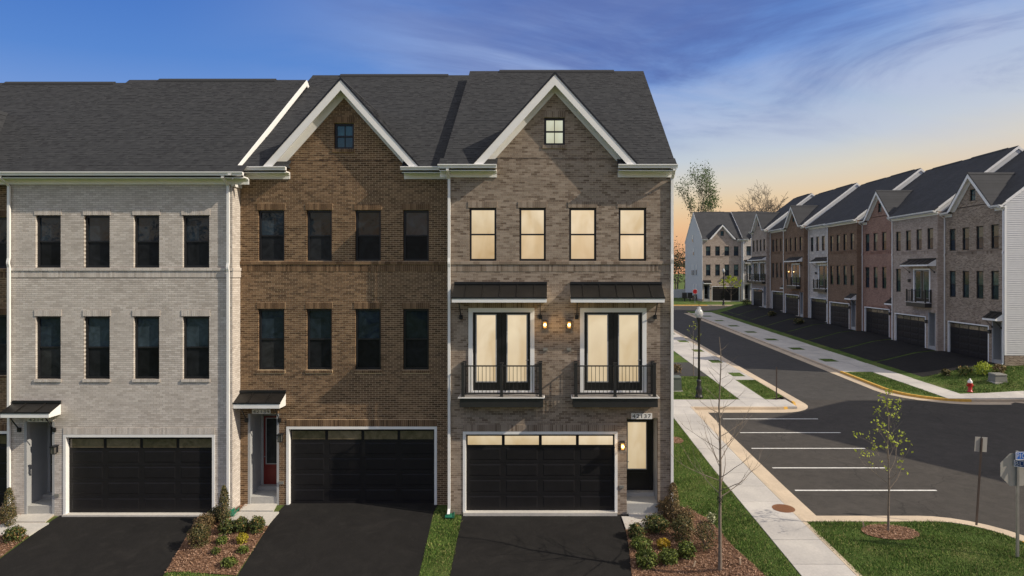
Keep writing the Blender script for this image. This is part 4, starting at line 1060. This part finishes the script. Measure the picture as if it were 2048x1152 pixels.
# two houses closing the side street
SA = gen(7.3, 'tan', True, None, False, 11.4, 14.5); SA['boards'] = -1; SA['board_from'] = .3; SA['downspouts'] = [(7.25, 8.05)]
zc = 2.55
h = house('townhouse', SA, 'tan brick gabled townhouse facing up the side street at its far end', 'house', ((1405 - VX) / F * 114, 114, zc), 0, 'townhouses closing the side street')
for (y, z0, z1) in ((4.2, 4.7, 6.8), (6.2, 4.7, 6.8), (7.6, 4.7, 6.8), (4.2, 1.0, 3.0), (6.6, 1.0, 3.0), (7.2, 11.2, 12.6), (6.5, 8.6, 10)):
    f = MB().box(-.09, -.05, y, y + .7, z0, z1).build('window', 'white_trim', h)
    MB().box(-.1, -.092, y + .08, y + .62, z0 + .06, (z0 + z1) / 2 - .03).build('pane', 'glass_dark', f)
SB = gen(7.3, 'white', True, [(.12, .5)], False, 11.4, 14.5)
house('townhouse', SB, 'whitish brick townhouse half hidden at the far end of the side street', 'house', ((1405 - VX) / F * 114 + 7.32, 113.4, zc), 0, 'townhouses closing the side street')
# neighbours across the parking lot, right of the picture: their gable end throws the shadow on the asphalt
for i in range(2):
    S = gen(7.3, ('taupe', 'chestnut')[i], True, None, False, 11.7, 13.4); S['side'] = 'siding'
    house('townhouse', S, ('taupe', 'chestnut')[i] + ' brick gabled townhouse across the parking lot, right of the picture', 'house', (33.6 + 7.3 * i, 19.3, 0), 0, 'townhouses beyond the parking lot')
# far driveways
for i in range(8):
    yn = 43.7 + WR * i; xf = (XP if row[i][1] else XR) + .1
    a, b = yn + WR * .045, yn + WR * .995
    sheet('driveway', [(25.82, a - .1), (xf, a), (xf, b), (25.82, b)], .02, 'driveway_asphalt', 1.2)
sheet('driveway', [(-5, 44.5), (11.4, 44.5), (11.4, 50.5), (-5, 50.5)], .015, 'street_asphalt', 1.5)

# ---------------------------------------------------------------- plants
def leaves(n, fn, size, seed, asp=.55):
    """n leaf quads; fn(rng,n) gives centres and outward normals"""
    r = np.random.default_rng(seed); C, Nn = fn(r, n)
    d = Nn + r.normal(0, .7, (n, 3)); d /= np.linalg.norm(d, axis=1, keepdims=True)
    a = np.cross(d, r.normal(0, 1, (n, 3))); a /= np.linalg.norm(a, axis=1, keepdims=True) + 1e-9; b = np.cross(d, a)
    s = size * r.uniform(.6, 1.35, (n, 1)); a *= s; b *= s * asp
    P = np.stack([C - a, C + b, C + a, C - b], 1).reshape(-1, 3)
    return P, np.arange(4 * n).reshape(n, 4)
def blob(rx, ry, h, shape='round', hollow=.6):
    def fn(r, n):
        u = r.normal(0, 1, (n, 3)); u /= np.linalg.norm(u, axis=1, keepdims=True); u[:, 2] = np.abs(u[:, 2]) * 1.0
        k = r.uniform(hollow, 1, (n, 1)) ** .7
        ph = r.uniform(0, 6.28, 6)
        bump = 1 + .13 * np.sin(5 * u[:, :1] + ph[0]) * np.sin(5 * u[:, 1:2] + ph[1]) + .10 * np.sin(9 * u[:, 2:3] + 7 * u[:, :1] + ph[2])
        if shape == 'cone':
            t = r.uniform(0, 1, (n, 1)) ** .95; ang = r.uniform(0, 6.28, (n, 1)); rad = (.06 + .94 * np.clip(1 - t, 0, 1) ** .5) * np.minimum(1, .55 + 2.2 * t) * r.uniform(.5, 1.05, (n, 1)) * (1 + .12 * np.sin(3 * ang + 9 * t))
            C = np.concatenate([rx * rad * np.cos(ang), ry * rad * np.sin(ang), h * (.04 + t * .96)], 1); return C, np.concatenate([np.cos(ang), np.sin(ang), .6 + 0 * t], 1)
        C = u * k * bump * np.array([[rx, ry, h * .58]]); C[:, 2] += h * .40
        low = r.uniform(0, 1, n) < .25; C[low, 2] = h * r.uniform(.04, .45, low.sum())
        return C, u
    return fn
def shrub(px, py, wpx, hpx, mat, label, n=500, size=.045, shape='round', cat='shrub', name='shrub', hollow=.55, seed=None, group='shrubs in the front beds', stems=6):
    X, Y = G(px, py); s = F / Y; rx, h = wpx / s / 2, hpx / s
    yc = Y + rx * .5
    if shape == 'cone':      # close to the house fronts: keep clear of the wall
        yc = 19.85; X = (px - VX) / F * yc; h = CH - (py - hpx - HY) / F * yc - tz(X, yc); rx = wpx / F * yc / 2
    o = thing(name, label, cat, (X, yc, tz(X, yc) + .015), 0, group); sd = seed or int(px * 13 + py)
    P, Fa = leaves(n, blob(rx * .92, rx * .8, h * .95, shape, hollow), size, sd); link('foliage', fast_mesh('foliage', P, Fa, mat), o)
    r = random.Random(sd); m = MB()
    for k in range(stems):
        a = r.uniform(0, 6.28); q = r.uniform(.3, .8); m.tube([(0, 0, -.02), (rx * q * .5 * math.cos(a), rx * q * .5 * math.sin(a), h * .35), (rx * q * math.cos(a), rx * q * math.sin(a), h * r.uniform(.6, .92))], [.012, .009, .004], 4)
    m.build('stems', 'bark_young', o); return o
SH = [  # px, py(base), w, h, material, label, n, leaf, shape
    (448, 1022, 32, 54, 'leaf_olive', 'upright conical evergreen by the corner downspout of the pale house', 900, .03, 'cone'),
    (430, 1049, 46, 32, 'leaf_olive', 'rounded olive-brown shrub just below the conical evergreen by the pale house', 600, .032, 'round'),
    (404, 1066, 44, 34, 'leaf_brown', 'rounded brownish shrub in the middle of the row beside the left driveway', 700, .032, 'round'),
    (391, 1100, 48, 48, 'leaf_olive', 'largest rounded olive shrub hanging over the left driveway edge', 900, .034, 'round'),
    (449, 1072, 36, 30, 'leaf_dark', 'leftmost of three dark glossy shrubs below the walkway to 42139', 500, .04, 'round'),
    (479, 1069, 34, 32, 'leaf_dark', 'middle one of three dark glossy shrubs below the walkway to 42139', 520, .04, 'round'),
    (510, 1070, 36, 34, 'leaf_dark', 'rightmost of three dark glossy shrubs below the walkway to 42139', 560, .04, 'round'),
    (481, 1091, 24, 22, 'leaf_yellow', 'bright yellow dwarf shrub in the bed between the two left driveways', 300, .035, 'round'),
    (440, 1092, 28, 16, 'leaf_green', 'low green spreading plant left of the bright yellow shrub', 220, .035, 'round'),
    (429, 1112, 20, 14, 'leaf_green', 'sparse little green plant in the middle of the left bed', 110, .035, 'round'),
    (482, 1110, 26, 14, 'leaf_green', 'flat green plant below the bright yellow shrub', 170, .035, 'round'),
    (453, 1139, 34, 20, 'leaf_green', 'nearest low green plant at the bottom of the left bed', 260, .04, 'round'),
    (18, 1030, 34, 58, 'leaf_olive', 'upright conical evergreen at the left picture edge', 800, .03, 'cone'),
    (3, 1043, 34, 28, 'leaf_brown', 'brown rounded shrub at the left picture edge below the conical evergreen', 420, .032, 'round'),
    (20, 1088, 44, 30, 'leaf_dark', 'dark green shrub by the walkway to 42141', 560, .04, 'round'),
    (1346, 1016, 40, 54, 'leaf_brown', 'conical brown-green evergreen at the right corner of the end house', 1000, .03, 'cone'),
    (1340, 1041, 54, 40, 'leaf_brown', 'brown rounded shrub below the conical evergreen at the house corner', 850, .032, 'round'),
    (1372, 1058, 46, 40, 'leaf_brown', 'brown twiggy shrub right of the walkway to 42137', 700, .032, 'round'),
    (1368, 1088, 54, 54, 'leaf_olive', 'large rounded olive shrub in the middle of the right bed', 1100, .032, 'round'),
    (1274, 1082, 38, 32, 'leaf_dark', 'dark glossy shrub touching the driveway edge below the walkway to 42137', 520, .04, 'round'),
    (1315, 1072, 58, 36, 'leaf_dark', 'wide dark glossy shrub with reddish tips below the walkway to 42137', 850, .04, 'round'),
    (1284, 1105, 50, 22, 'leaf_green', 'low green juniper left of the golden plant', 420, .04, 'round'),
    (1328, 1103, 32, 22, 'leaf_gold', 'golden yellow low plant in the right bed', 330, .035, 'round'),
    (1294, 1142, 50, 38, 'leaf_green', 'nearest green juniper by the right driveway edge', 650, .042, 'round'),
    (1340, 1134, 48, 30, 'leaf_green', 'green juniper in the middle of the nearest juniper row', 550, .042, 'round'),
    (1376, 1122, 42, 36, 'leaf_green', 'green juniper closest to the bare sapling', 550, .042, 'round'),
    (1414, 1104, 50, 62, 'leaf_olive', 'thin sparse shrub just left of the bare sapling', 420, .035, 'round'),
    (1424, 1050, 22, 24, 'leaf_white', 'small plant with white flowers behind the bare sapling', 150, .03, 'round')]
for (px, py, w, hh, mt, lab, n, sz, shp) in SH: shrub(px, py, w, hh, mt, lab, int(n * 2.4), sz * .8, shp, hollow=.45)
for (px, py, w, hh, mt, lab) in [(1895, 752, 20, 14, 'leaf_olive', 'small dark shrub by the garage of the end house of the side-street row'), (1935, 752, 34, 20, 'leaf_dark', 'low dark shrub in the bed of the end house of the side-street row'),
        (1972, 752, 34, 30, 'leaf_lime', 'bright yellow-green shrub by the entry of the end house of the side-street row'), (2003, 750, 28, 22, 'leaf_brown', 'brown shrub at the corner of the white siding'),
        (1352, 748, 34, 22, 'leaf_brown', 'tuft of tan grass beside the utility cabinet'), (1545, 632, 18, 10, 'leaf_olive', 'small shrub between garages of the far houses'), (1600, 648, 24, 12, 'leaf_olive', 'small dark shrub in front of the chestnut houses'),
        (1392, 601, 20, 14, 'leaf_brown', 'brown shrub at the corner of the house closing the side street'), (1495, 610, 22, 12, 'leaf_dark', 'dark low shrub by the far end of the side-street row')]:
    shrub(px, py, w, hh, mt, lab, 320, .11 if py < 700 else .075, group='shrubs along the side street', hollow=.4)

def grow(m, p, d, length, rad, lvl, r, spread, tips, ratio=.72, bend=.25, kids=(2, 3), up=.15, sides=5, rmin=.0):
    pts = [p]; rads = [rad]; q = Vector(p); dd = Vector(d); n = 4
    for i in range(n):
        dd = (dd + Vector((r.uniform(-1, 1), r.uniform(-1, 1), r.uniform(-.5, 1) * .6 + up)) * bend * .5).normalized(); q = q + dd * length / n
        pts.append(q.copy()); rads.append(max(rad * (1 - .5 * (i + 1) / n), rmin))
    m.tube(pts, rads, sides if lvl > 1 else 3, cap=False)
    if lvl <= 0: tips.append((q.copy(), dd.copy())); return
    for k in range(r.randint(*kids)):
        i = r.randint(2, n); b = pts[i]; ax = Vector((r.uniform(-1, 1), r.uniform(-1, 1), r.uniform(-.25, .5))).normalized()
        nd = (dd * (1 - spread) + ax * spread).normalized(); grow(m, b, nd, length * r.uniform(ratio * .75, ratio * 1.1), rads[i] * .72, lvl - 1, r, spread, tips, ratio, bend, kids, up, sides, rmin)
    grow(m, q, dd, length * ratio, rads[-1], lvl - 1, r, spread, tips, ratio, bend, kids, up, sides, rmin)
def tipleaves(tips, per, rad, size, seed):
    T = np.array([t[0] for t in tips])
    def fn(r, n):
        i = r.integers(0, len(T), n); off = r.normal(0, rad, (n, 3)); return T[i] + off, off / (np.linalg.norm(off, axis=1, keepdims=True) + 1e-9) + np.array([[0, 0, .4]])
    return leaves(per * len(tips), fn, size, seed, .7)
# bare sapling in the right bed
def sapling(px, py, top_py, label, leaf=None, seed=1, group='young street trees', lean=0.0, spread_px=90, first=.35, nb=14, lw=1.0, tie=True, per=3, lsize=.05):
    X, Y = G(px, py); s = F / Y; h = (py - top_py) / s; z = tz(X, Y) + .01
    o = thing('young_tree', label, 'tree', (X, Y, z), 0, group); r = random.Random(seed); m = MB(); tips = []
    pts = [Vector((lean * h * (k / 10) ** 1.5 + r.uniform(-.012, .012) * k / 4, r.uniform(-.01, .01) * k, h * k / 10 - (.05 if k == 0 else 0))) for k in range(11)]
    r0 = .0085 * h * lw; rads = [max(.008, r0 * (1.15 if k == 0 else 1) * (1 - .085 * k)) for k in range(11)]
    m.tube(pts, rads, 8)
    t2 = MB()
    for k in range(nb):
        f = first + (1 - first) * .92 * k / nb + r.uniform(0, .03); i = min(9, int(f * 10)); b = pts[i].lerp(pts[i + 1], f * 10 - i)
        a = k * 2.4 + r.uniform(-.4, .4); L = spread_px / s * (1.12 - f) * r.uniform(.7, 1.15)
        d = Vector((math.cos(a), math.sin(a), r.uniform(.35, .75))).normalized()
        grow(t2, b, d, L * .62, max(.005, rads[i] * .34), 2, r, .42, tips, .55, .35, (1, 2), .25, 4)
    m.build('trunk', 'bark_young', o); kind(t2.build('twigs', 'bark_young', o), 'stuff')
    if leaf:
        P, Fa = tipleaves(tips, per, .05, lsize, seed); link('crown', fast_mesh('crown', P, Fa, leaf), o)
    if tie:
        tm = MB()
        for q in range(5):
            a = R(60 * q); zz = h * .31; tm.tube([pts[3] + Vector((.07 * math.cos(a + .5 * k), .07 * math.sin(a + .5 * k), (k - 3) * .035 * (1 if q % 2 else -1))) for k in range(7)], .009, 4)
        tm.build('tree_tie', 'tie_black', o)
    return o
sapling(1440, 1141, 675, 'bare leafless sapling with a black tie in the mulch bed right of the end house', None, 4, spread_px=160, first=.29, nb=30)
sapling(1777, 1062, 775, 'slender young tree with lime green buds on the grass island', 'leaf_lime', 8, spread_px=105, first=.28, nb=24, tie=False, per=2, lsize=.042)
sapling(1387, 752, 640, 'thin young tree beside the near street lamp', 'leaf_lime', 12, spread_px=40, first=.4, nb=12, tie=False, per=1, lsize=.05)
sapling(1462, 606, 552, 'budding young tree in front of the house closing the side street', 'leaf_lime', 16, spread_px=38, first=.25, nb=16, tie=False, lw=1.2, per=4, lsize=.16)
# tall trees behind the far houses
def bigtree(px, Y, top_py, label, leaf, seed, lvl=6, spread=.42, kids=(2, 2), lsize=.35, per=5, rad=.9, up=.2, trunk=.42, base_r=.5, narrow=1.0):
    X = (px - VX) / F * Y; top = CH + (HY - top_py) / F * Y; z = tz(X, Y); h = top - z
    o = thing('tall_tree', label, 'tree', (X, Y, z), 0, 'tall trees behind the far houses'); r = random.Random(seed); m = MB(); tips = []
    m.tube([(0, 0, -.2), (0, 0, h * trunk * .5), (0.2, 0, h * trunk)], [base_r, base_r * .8, base_r * .66], 7)
    for k in range(3):
        a = k * 2.1 + r.uniform(0, 1); grow(m, Vector((.2, 0, h * trunk * (.82 + .09 * k))), Vector((math.cos(a) * .5, math.sin(a) * .5, 1)).normalized(), h * .2, base_r * .5, lvl - 1, r, spread, tips, .74, .3, kids, up, 5, .035)
    grow(m, Vector((.2, 0, h * trunk)), Vector((0, 0, 1)), h * .2, base_r * .62, lvl - 1, r, spread, tips, .76, .2, kids, up, 5, .035)
    zmax = max(t[0].z for t in tips); k = (h - (rad if leaf else 0)) / zmax
    sc = Matrix.Scale(1, 3); m.v = [(v[0] * narrow, v[1] * narrow, v[2] * k) for v in m.v]; tips = [(Vector((t[0].x * narrow, t[0].y * narrow, t[0].z * k)), t[1]) for t in tips]
    m.build('trunk', 'bark_far', o)
    if leaf:
        P, Fa = tipleaves(tips, per, rad, lsize, seed); link('crown', fast_mesh('crown', P, Fa, leaf), o)
bigtree(1396, 137, 320, 'tall leafy tree rising behind the house closing the side street', 'leaf_tree', 5, 5, .42, (2, 2), .17, 11, .6, base_r=.42, up=.3, narrow=.62)
bigtree(1530, 142, 356, 'bare spreading tree rising behind the far end of the side-street row', None, 9, 6, .58, (2, 2), up=.02, base_r=.6, narrow=.8)
# woodland seen through the gap, and the wood behind the camera that the windows mirror
def woods(name, label, pts, seed, mat='leaf_wood', per=900, size=.28):
    r = random.Random(seed); Vs, Fs, o = [], [], 0; m = MB()
    for (x, y, h, w) in pts:
        P, Fa = leaves(per, blob(w, w, h * .8, 'round', .1), size, r.randint(0, 9999)); P = P + np.array([[x, y, tz(x, y) + h * .18]]); Vs.append(P); Fs.append(Fa + o); o += len(P)
        tips = []; grow(m, Vector((x, y, tz(x, y))), Vector((0, 0, 1)), h * .36, .22, 4, r, .5, tips, .74, .3, (1, 2), .15, 4)
    ob = link(name, fast_mesh(name, np.concatenate(Vs), np.concatenate(Fs), mat)); kind(ob, 'stuff'); tag(ob, label, 'woodland')
    m.build('trunk', 'bark_far', ob)
r = random.Random(21)
woods('woodland', 'brownish woodland seen through the gap left of the far houses', [(8 + i * 2.2 + r.uniform(-1, 1), 150 + r.uniform(-6, 14), r.uniform(9, 14), r.uniform(1.8, 3)) for i in range(16)], 3, per=500, size=.24)
woods('woodland', 'dark wood behind the camera mirrored in the window glass', [(-70 + i * 6.5 + r.uniform(-2, 2), -38 + r.uniform(-8, 6), r.uniform(12, 20), r.uniform(3.2, 5)) for i in range(24)], 4, per=450, size=.6)

# ---------------------------------------------------------------- street furniture
def street_lamp(px, py, top_py, label):
    X, Y = G(px, py); h = (py - top_py) / (F / Y); o = thing('street_lamp', label, 'street lamp', (X, Y, tz(X, Y)), 0, 'street lamps'); k = h / 5.6
    MB().lathe([(.24, 0), (.25, .10), (.20, .16), (.17, .30), (.20, .45), (.20, .60), (.13, .72), (.12, .95), (.15, 1.0), (.15, 1.06), (.085, 1.15)], sides=16).build('base', 'pole_black', o, smooth=True)
    MB().lathe([(.075, 1.1), (.062, 4.6 * k), (.10, 4.66 * k), (.12, 4.78 * k), (.17, 4.84 * k), (.17, 4.9 * k)], sides=12).build('pole', 'pole_black', o, smooth=True)
    MB().lathe([(.15, 4.9 * k), (.24, 5.02 * k), (.265, 5.15 * k), (.22, 5.3 * k), (.14, 5.42 * k), (.11, 5.46 * k), (.12, 5.52 * k), (.06, 5.56 * k)], sides=16).build('globe', 'globe_glass', o, smooth=True)
    MB().lathe([(.06, 5.555 * k), (.05, 5.6 * k), (.012, 5.64 * k), (.01, 5.8 * k)], sides=8).build('finial', 'pole_black', o)
street_lamp(1398, 796, 612, 'black street lamp with a white acorn globe on the lawn beside the parking lot')
street_lamp(1447, 611, 536, 'distant black street lamp before the house closing the side street')
def hydrant():
    X, Y = G(1940, 784); o = thing('fire_hydrant', 'red fire hydrant with a white cap at the street corner', 'hydrant', (X, Y, tz(X, Y)))
    MB().lathe([(.17, 0), (.17, .05), (.12, .07), (.115, .5), (.15, .52), (.15, .57), (.13, .58)], sides=14).build('barrel', 'hydrant_red', o, smooth=True)
    MB().lathe([(.14, .581), (.145, .63), (.12, .72), (.07, .78), (.04, .80), (.04, .86), (.01, .87)], sides=14).build('bonnet', 'hydrant_white', o, smooth=True)
    for d in ((-1, 0), (1, 0), (0, -1)): MB().tube([(.09 * d[0], .09 * d[1], .42), (.2 * d[0], .2 * d[1], .42)], .06, 10).tube([(.19 * d[0], .19 * d[1], .42), (.225 * d[0], .225 * d[1], .42)], .03, 6).build('nozzle', 'hydrant_red', o)
hydrant()
def cabinet(px, py, w, d, h, mat, label, name='utility_cabinet'):
    X, Y = G(px, py); o = thing(name, label, 'utility box', (X, Y, tz(X, Y)))
    MB().hexa([(-w / 2, 0, 0), (w / 2, 0, 0), (w / 2, d, 0), (-w / 2, d, 0), (-w / 2 + .03, .03, h), (w / 2 - .03, .03, h), (w / 2 - .03, d - .02, h), (-w / 2 + .03, d - .02, h)]).build('body', mat, o)
    MB().hexa([(-w / 2, -.01, h), (w / 2, -.01, h), (w / 2, d, h), (-w / 2, d, h), (-w / 2 + .03, .02, h + .06), (w / 2 - .03, .02, h + .06), (w / 2 - .03, d - .02, h + .08), (-w / 2 + .03, d - .02, h + .08)]).build('lid', mat, o)
    MB().box(-w / 2 - .05, w / 2 + .05, -.06, d + .05, -.1, .04).build('base', 'pad', o)
cabinet(1352, 783, .75, .7, .85, 'box_green', 'dark green utility cabinet on the lawn beside the near street lamp')
cabinet(2003, 766, .8, .7, .5, 'box_grey', 'grey utility box on the lawn near the fire hydrant', 'utility_box')
def octagon(r, y0, y1):
    m = MB(); m.prism([(r * math.cos(R(22.5 + 45 * k)), r * math.sin(R(22.5 + 45 * k))) for k in range(8)], y0, y1, 'y'); return m
def stop_near():
    X, Y = G(2035, 1116); s = F / Y; h = lambda py: (1116 - py) / s
    o = thing('stop_sign', 'back of a stop sign with blue street name blades at the right picture edge', 'sign', (X, Y, tz(X, Y)), R(0))
    MB().box(-.03, .03, -.03, .03, -.1, h(902)).build('post', 'galvanised', o)
    pl = octagon(.49, .032, .036).build('sign_plate', 'sign_back', o, (0, 0, h(940)))
    octagon(.485, .0365, .039).build('sign_face', 'sign_red', pl)
    for k, (z0, z1, rz, txt, mt) in enumerate(((h(918.5), h(903), 4, 'PICA', 'sign_blue'), (h(933), h(919.5), -26, 'BLUE', 'sign_blue_dark'))):
        b = MB().box(-.09, .95, -.045, -.035, z0, z1).build('street_name_blade', mt, o); b.rotation_euler = (0, 0, R(rz))
        w = z1 - z0; q = .012
        MB().box(-.09, .95, -.0465, -.0452, z1 - q, z1).box(-.09, .95, -.0465, -.0452, z0, z0 + q).box(-.09, -.09 + q, -.0465, -.0452, z0 + q, z1 - q).build('border', 'sign_white', b)
        lettering(txt[:4], b, -.06, .32, -.0455, z0 + .035, z1 - .035, 'sign_white')
stop_near()
def post_sign():
    X, Y = G(1953, 1046); s = F / Y; h = 172 / s
    o = thing('parking_sign', 'small two-plate sign seen from behind on a leaning post at the island kerb', 'sign', (X, Y, tz(X, Y)))
    o.rotation_euler = (0, R(3.6), 0)
    MB().box(-.025, .025, -.02, .02, -.1, h * .99).build('post', 'pole_brown', o)
    for sx in (-1, 1): MB().box(sx * .11 - .085, sx * .11 + .085, .022, .026, h - .47, h).build('sign_plate', 'sign_back', o)
post_sign()
X, Y = G(1553, 800); o = thing('signpost', 'thin bare post in the grass strip by the yellow kerb corner', 'post', (X, Y, tz(X, Y)))
MB().box(-.03, .03, -.03, .03, -.1, 1.95).build('post', 'pole_brown', o); MB().box(-.035, .035, -.035, .035, 1.95, 1.98).build('cap', 'pole_brown', o)
def stop_far():
    X, Y = G(1390, 606); s = F / Y; o = thing('stop_sign', 'small red stop sign at the far end of the side street', 'sign', (X, Y, tz(X, Y)))
    MB().box(-.05, .05, -.0, .08, -.1, 23 / s).build('post', 'galvanised', o)
    p = octagon(.46, -.03, -.01).build('sign_plate', 'sign_white', o, (0, 0, 23 / s)); octagon(.425, -.035, -.031).build('sign_face', 'sign_red', p)
    lettering('STOP', p, -.33, .33, -.037, -.14, .14, 'sign_white')
stop_far()
for px, lab in ((1369, 'left one of two black mailbox clusters at the far corner'), (1380, 'right one of two black mailbox clusters at the far corner')):
    X, Y = G(px, 603); o = thing('mailbox_cluster', lab, 'mailbox', (X, Y, tz(X, Y)), 0, 'mailbox clusters'); MB().box(-.1, .1, -.1, .1, 0, .6).build('pedestal', 'pole_black', o)
    b = MB().box(-.42, .42, -.2, .25, .6, 1.65).build('cabinet', 'pole_black', o)
    for i in range(3):
        for j in range(3): MB().box(-.39 + .265 * i, -.15 + .265 * i, -.215, -.201, .65 + .33 * j, .94 + .33 * j).build('mailbox_door', 'black_frame', b)
# white fence by the far woodland
X, Y = G(1340, 599); fo = thing('fence', 'white panel fence before the far woodland', 'fence', (X - 6, Y + 5, tz(X, Y)), R(8))
for i in range(9): MB().box(i * 1.5 - .06, i * 1.5 + .06, -.06, .06, 0, 2.0).build('post', 'fence_white', fo); MB().box(i * 1.5 + .06, i * 1.5 + 1.44, -.02, .02, .1, 1.85).build('panel', 'fence_white', fo)
# manhole
X, Y = G(1567, 1018); mo = thing('manhole_cover', 'rusty round manhole cover set in the sidewalk', 'manhole', (X, Y, tz(X, Y) + .021))
MB().lathe([(.37, 0), (.37, .006), (.33, .0061), (.33, .004)], sides=28).build('frame', 'rust', mo); lid = MB().lathe([(.325, 0), (.325, .006)], sides=28).build('lid', 'rust', mo)
for i in range(-5, 6):
    for j in range(-5, 6):
        if math.hypot(i, j) < 5.1: MB().box(i * .055 - .016, i * .055 + .016, j * .055 - .016, j * .055 + .016, .006, .010).build('tread', 'rust', lid)
# splash blocks and stakes
for px, py, lab, sp in ((902, 1030, 'green splash block under the downspout between the two right driveways', 0), (467, 1027, 'green splash block under the downspout of the pale house', 0)):
    X, Y = G(px, py); o = MB().hexa([(-.09, .22, 0), (.09, .22, 0), (.15, -.3, 0), (-.15, -.3, 0), (-.09, .22, .04), (.09, .22, .04), (.15, -.3, .03), (-.15, -.3, .03)])
    o.hexa([(-.09, .22, .03), (-.07, .22, .03), (-.13, -.3, .03), (-.15, -.3, .03), (-.09, .22, .1), (-.07, .22, .1), (-.13, -.3, .06), (-.15, -.3, .06)]); o.hexa([(.07, .22, .03), (.09, .22, .03), (.15, -.3, .03), (.13, -.3, .03), (.07, .22, .1), (.09, .22, .1), (.15, -.3, .06), (.13, -.3, .06)])
    tag(o.build('splash_block', 'splash_green', None, (X, Y, tz(X, Y) + .02)), lab, 'splash block', 'splash blocks')
for px, py, lab, tl in ((1387, 1136, 'leaning wooden stake left of the bare sapling', 18), (1481, 1131, 'upright wooden stake right of the bare sapling at the bed edge', -3), (1728, 1056, 'wooden stake beside the mulch ring on the island', -12)):
    X, Y = G(px, py); o = MB().hexa([(-.02, -.012, -.05), (.02, -.012, -.05), (.02, .012, -.05), (-.02, .012, -.05), (-.02, -.012, .17), (.02, -.012, .17), (.02, .012, .17), (-.02, .012, .17)]).box(-.02, .02, -.012, .012, .17, .18)
    q = o.build('wooden_stake', 'wood_stake', None, (X, Y, tz(X, Y) + .02)); q.rotation_euler = (0, R(tl), 0); tag(q, lab, 'stake', 'wooden stakes')

# ---------------------------------------------------------------- grass and mulch chips
BEDS = [BED_L, BED_R, BED_F, BED_I, BED_S] + [px_poly(d) for d in drives]
def scatter(poly, n, seed, excl=()):
    r = np.random.default_rng(seed); P = np.array(poly); x = r.uniform(P[:, 0].min(), P[:, 0].max(), n); y = r.uniform(P[:, 1].min(), P[:, 1].max(), n)
    ok = inpoly(poly, x, y)
    for e in excl: ok &= ~inpoly(e, x, y)
    return x[ok], y[ok], r
def blades(poly, dens, seed, excl=(), h=.07, w=.011, name='grass', label='green lawn grass'):
    P = np.array(poly); area = np.ptp(P[:, 0]) * np.ptp(P[:, 1]); x, y, r = scatter(poly, int(area * dens), seed, excl); n = len(x)
    # tufts: blade height follows a slow pattern
    pat = .75 + .35 * np.sin(x * 2.1 + 1.3 * np.sin(y * 1.7)) * np.sin(y * 2.6 + .7)
    z = np.array([tz(a, b) for a, b in zip(x, y)]); hh = h * pat * r.uniform(.5, 1.3, n); a = r.uniform(0, 6.28, n); ln = r.normal(0, .45, (n, 2)) * hh[:, None]
    ww = w * r.uniform(.6, 1.4, n); dx, dy = np.cos(a) * ww, np.sin(a) * ww
    V = np.stack([np.stack([x - dx, y - dy, z - .01], 1), np.stack([x + dx, y + dy, z - .01], 1), np.stack([x + ln[:, 0], y + ln[:, 1], z + hh], 1)], 1).reshape(-1, 3)
    o = link(name, fast_mesh(name, V, np.arange(3 * n).reshape(n, 3), 'grass_blade')); kind(o, 'stuff'); tag(o, label, 'grass')
SIDE = [(3.85, 14.2), (6.58, 14.2), (6.58, 35.2), (3.85, 35.2)]
blades(SIDE, 1500, 1, BEDS, label='lawn grass between the end house and the sidewalk')
STRIP = px_poly([(872, 1019), (925, 1024), (900, 1160), (836, 1160)])
blades(STRIP, 2600, 2, [px_poly(drives[1]), px_poly(drives[2])], label='strip of grass between the two right driveways')
blades([(-13, 14.5), (-6, 14.5), (-6, 17.6), (-13, 17.6)], 1600, 3, BEDS, label='grass at the foot of the left planting bed')
blades(ISLAND[:-2] + [(14.0, 15.5), (8.1, 15.5)], 1500, 4, [BED_I], label='grass on the corner island')
blades([(6.0, 37.2), (11.4, 37.2), (11.4, 44.3), (6.0, 44.3)], 500, 5, (), .09, .016, label='lawn grass round the near street lamp')
blades([(13.1, 37.6), (14.35, 37.9), (14.35, 43), (13.1, 43)], 700, 6, (), .08, .015, label='grass strip beside the near street corner')
blades([(26, 38.8), (45, 38.8), (45, 44), (26, 44)], 260, 7, (), .10, .022, label='lawn grass round the fire hydrant')
blades([(22.3, 40), (24.15, 37.6), (24.15, 46), (22.3, 46)], 500, 8, (), .09, .018, label='grass strip along the yellow kerb of the far corner')
def chips(polys, dens, seed):
    Vs = []
    for i, p in enumerate(polys):
        P = np.array(p); x, y, r = scatter(p, int(np.ptp(P[:, 0]) * np.ptp(P[:, 1]) * dens), seed + i); n = len(x); z = np.array([tz(a, b) for a, b in zip(x, y)]) + .024 + r.uniform(0, .03, n)
        a = r.uniform(0, 6.28, n); L = r.uniform(.012, .04, n); w = r.uniform(.004, .010, n); t = r.normal(0, .3, n)
        u = np.stack([np.cos(a) * L, np.sin(a) * L, t * L], 1); v = np.stack([-np.sin(a) * w, np.cos(a) * w, r.normal(0, .4, n) * w], 1); c = np.stack([x, y, z], 1)
        Vs.append(np.stack([c - u - v, c + u - v, c + u + v, c - u + v], 1).reshape(-1, 3))
    V = np.concatenate(Vs); o = link('mulch_chips', fast_mesh('mulch_chips', V, np.arange(len(V)).reshape(-1, 4), 'mulch_chip')); kind(o, 'stuff'); tag(o, 'reddish brown bark mulch in the planting beds', 'mulch')
chips([BED_L, BED_R, BED_F, BED_I, BED_S], 900, 31)
print('objects', len(bpy.data.objects), 'tris', sum(len(m.loops) - 2 * len(m.polygons) for m in bpy.data.meshes))
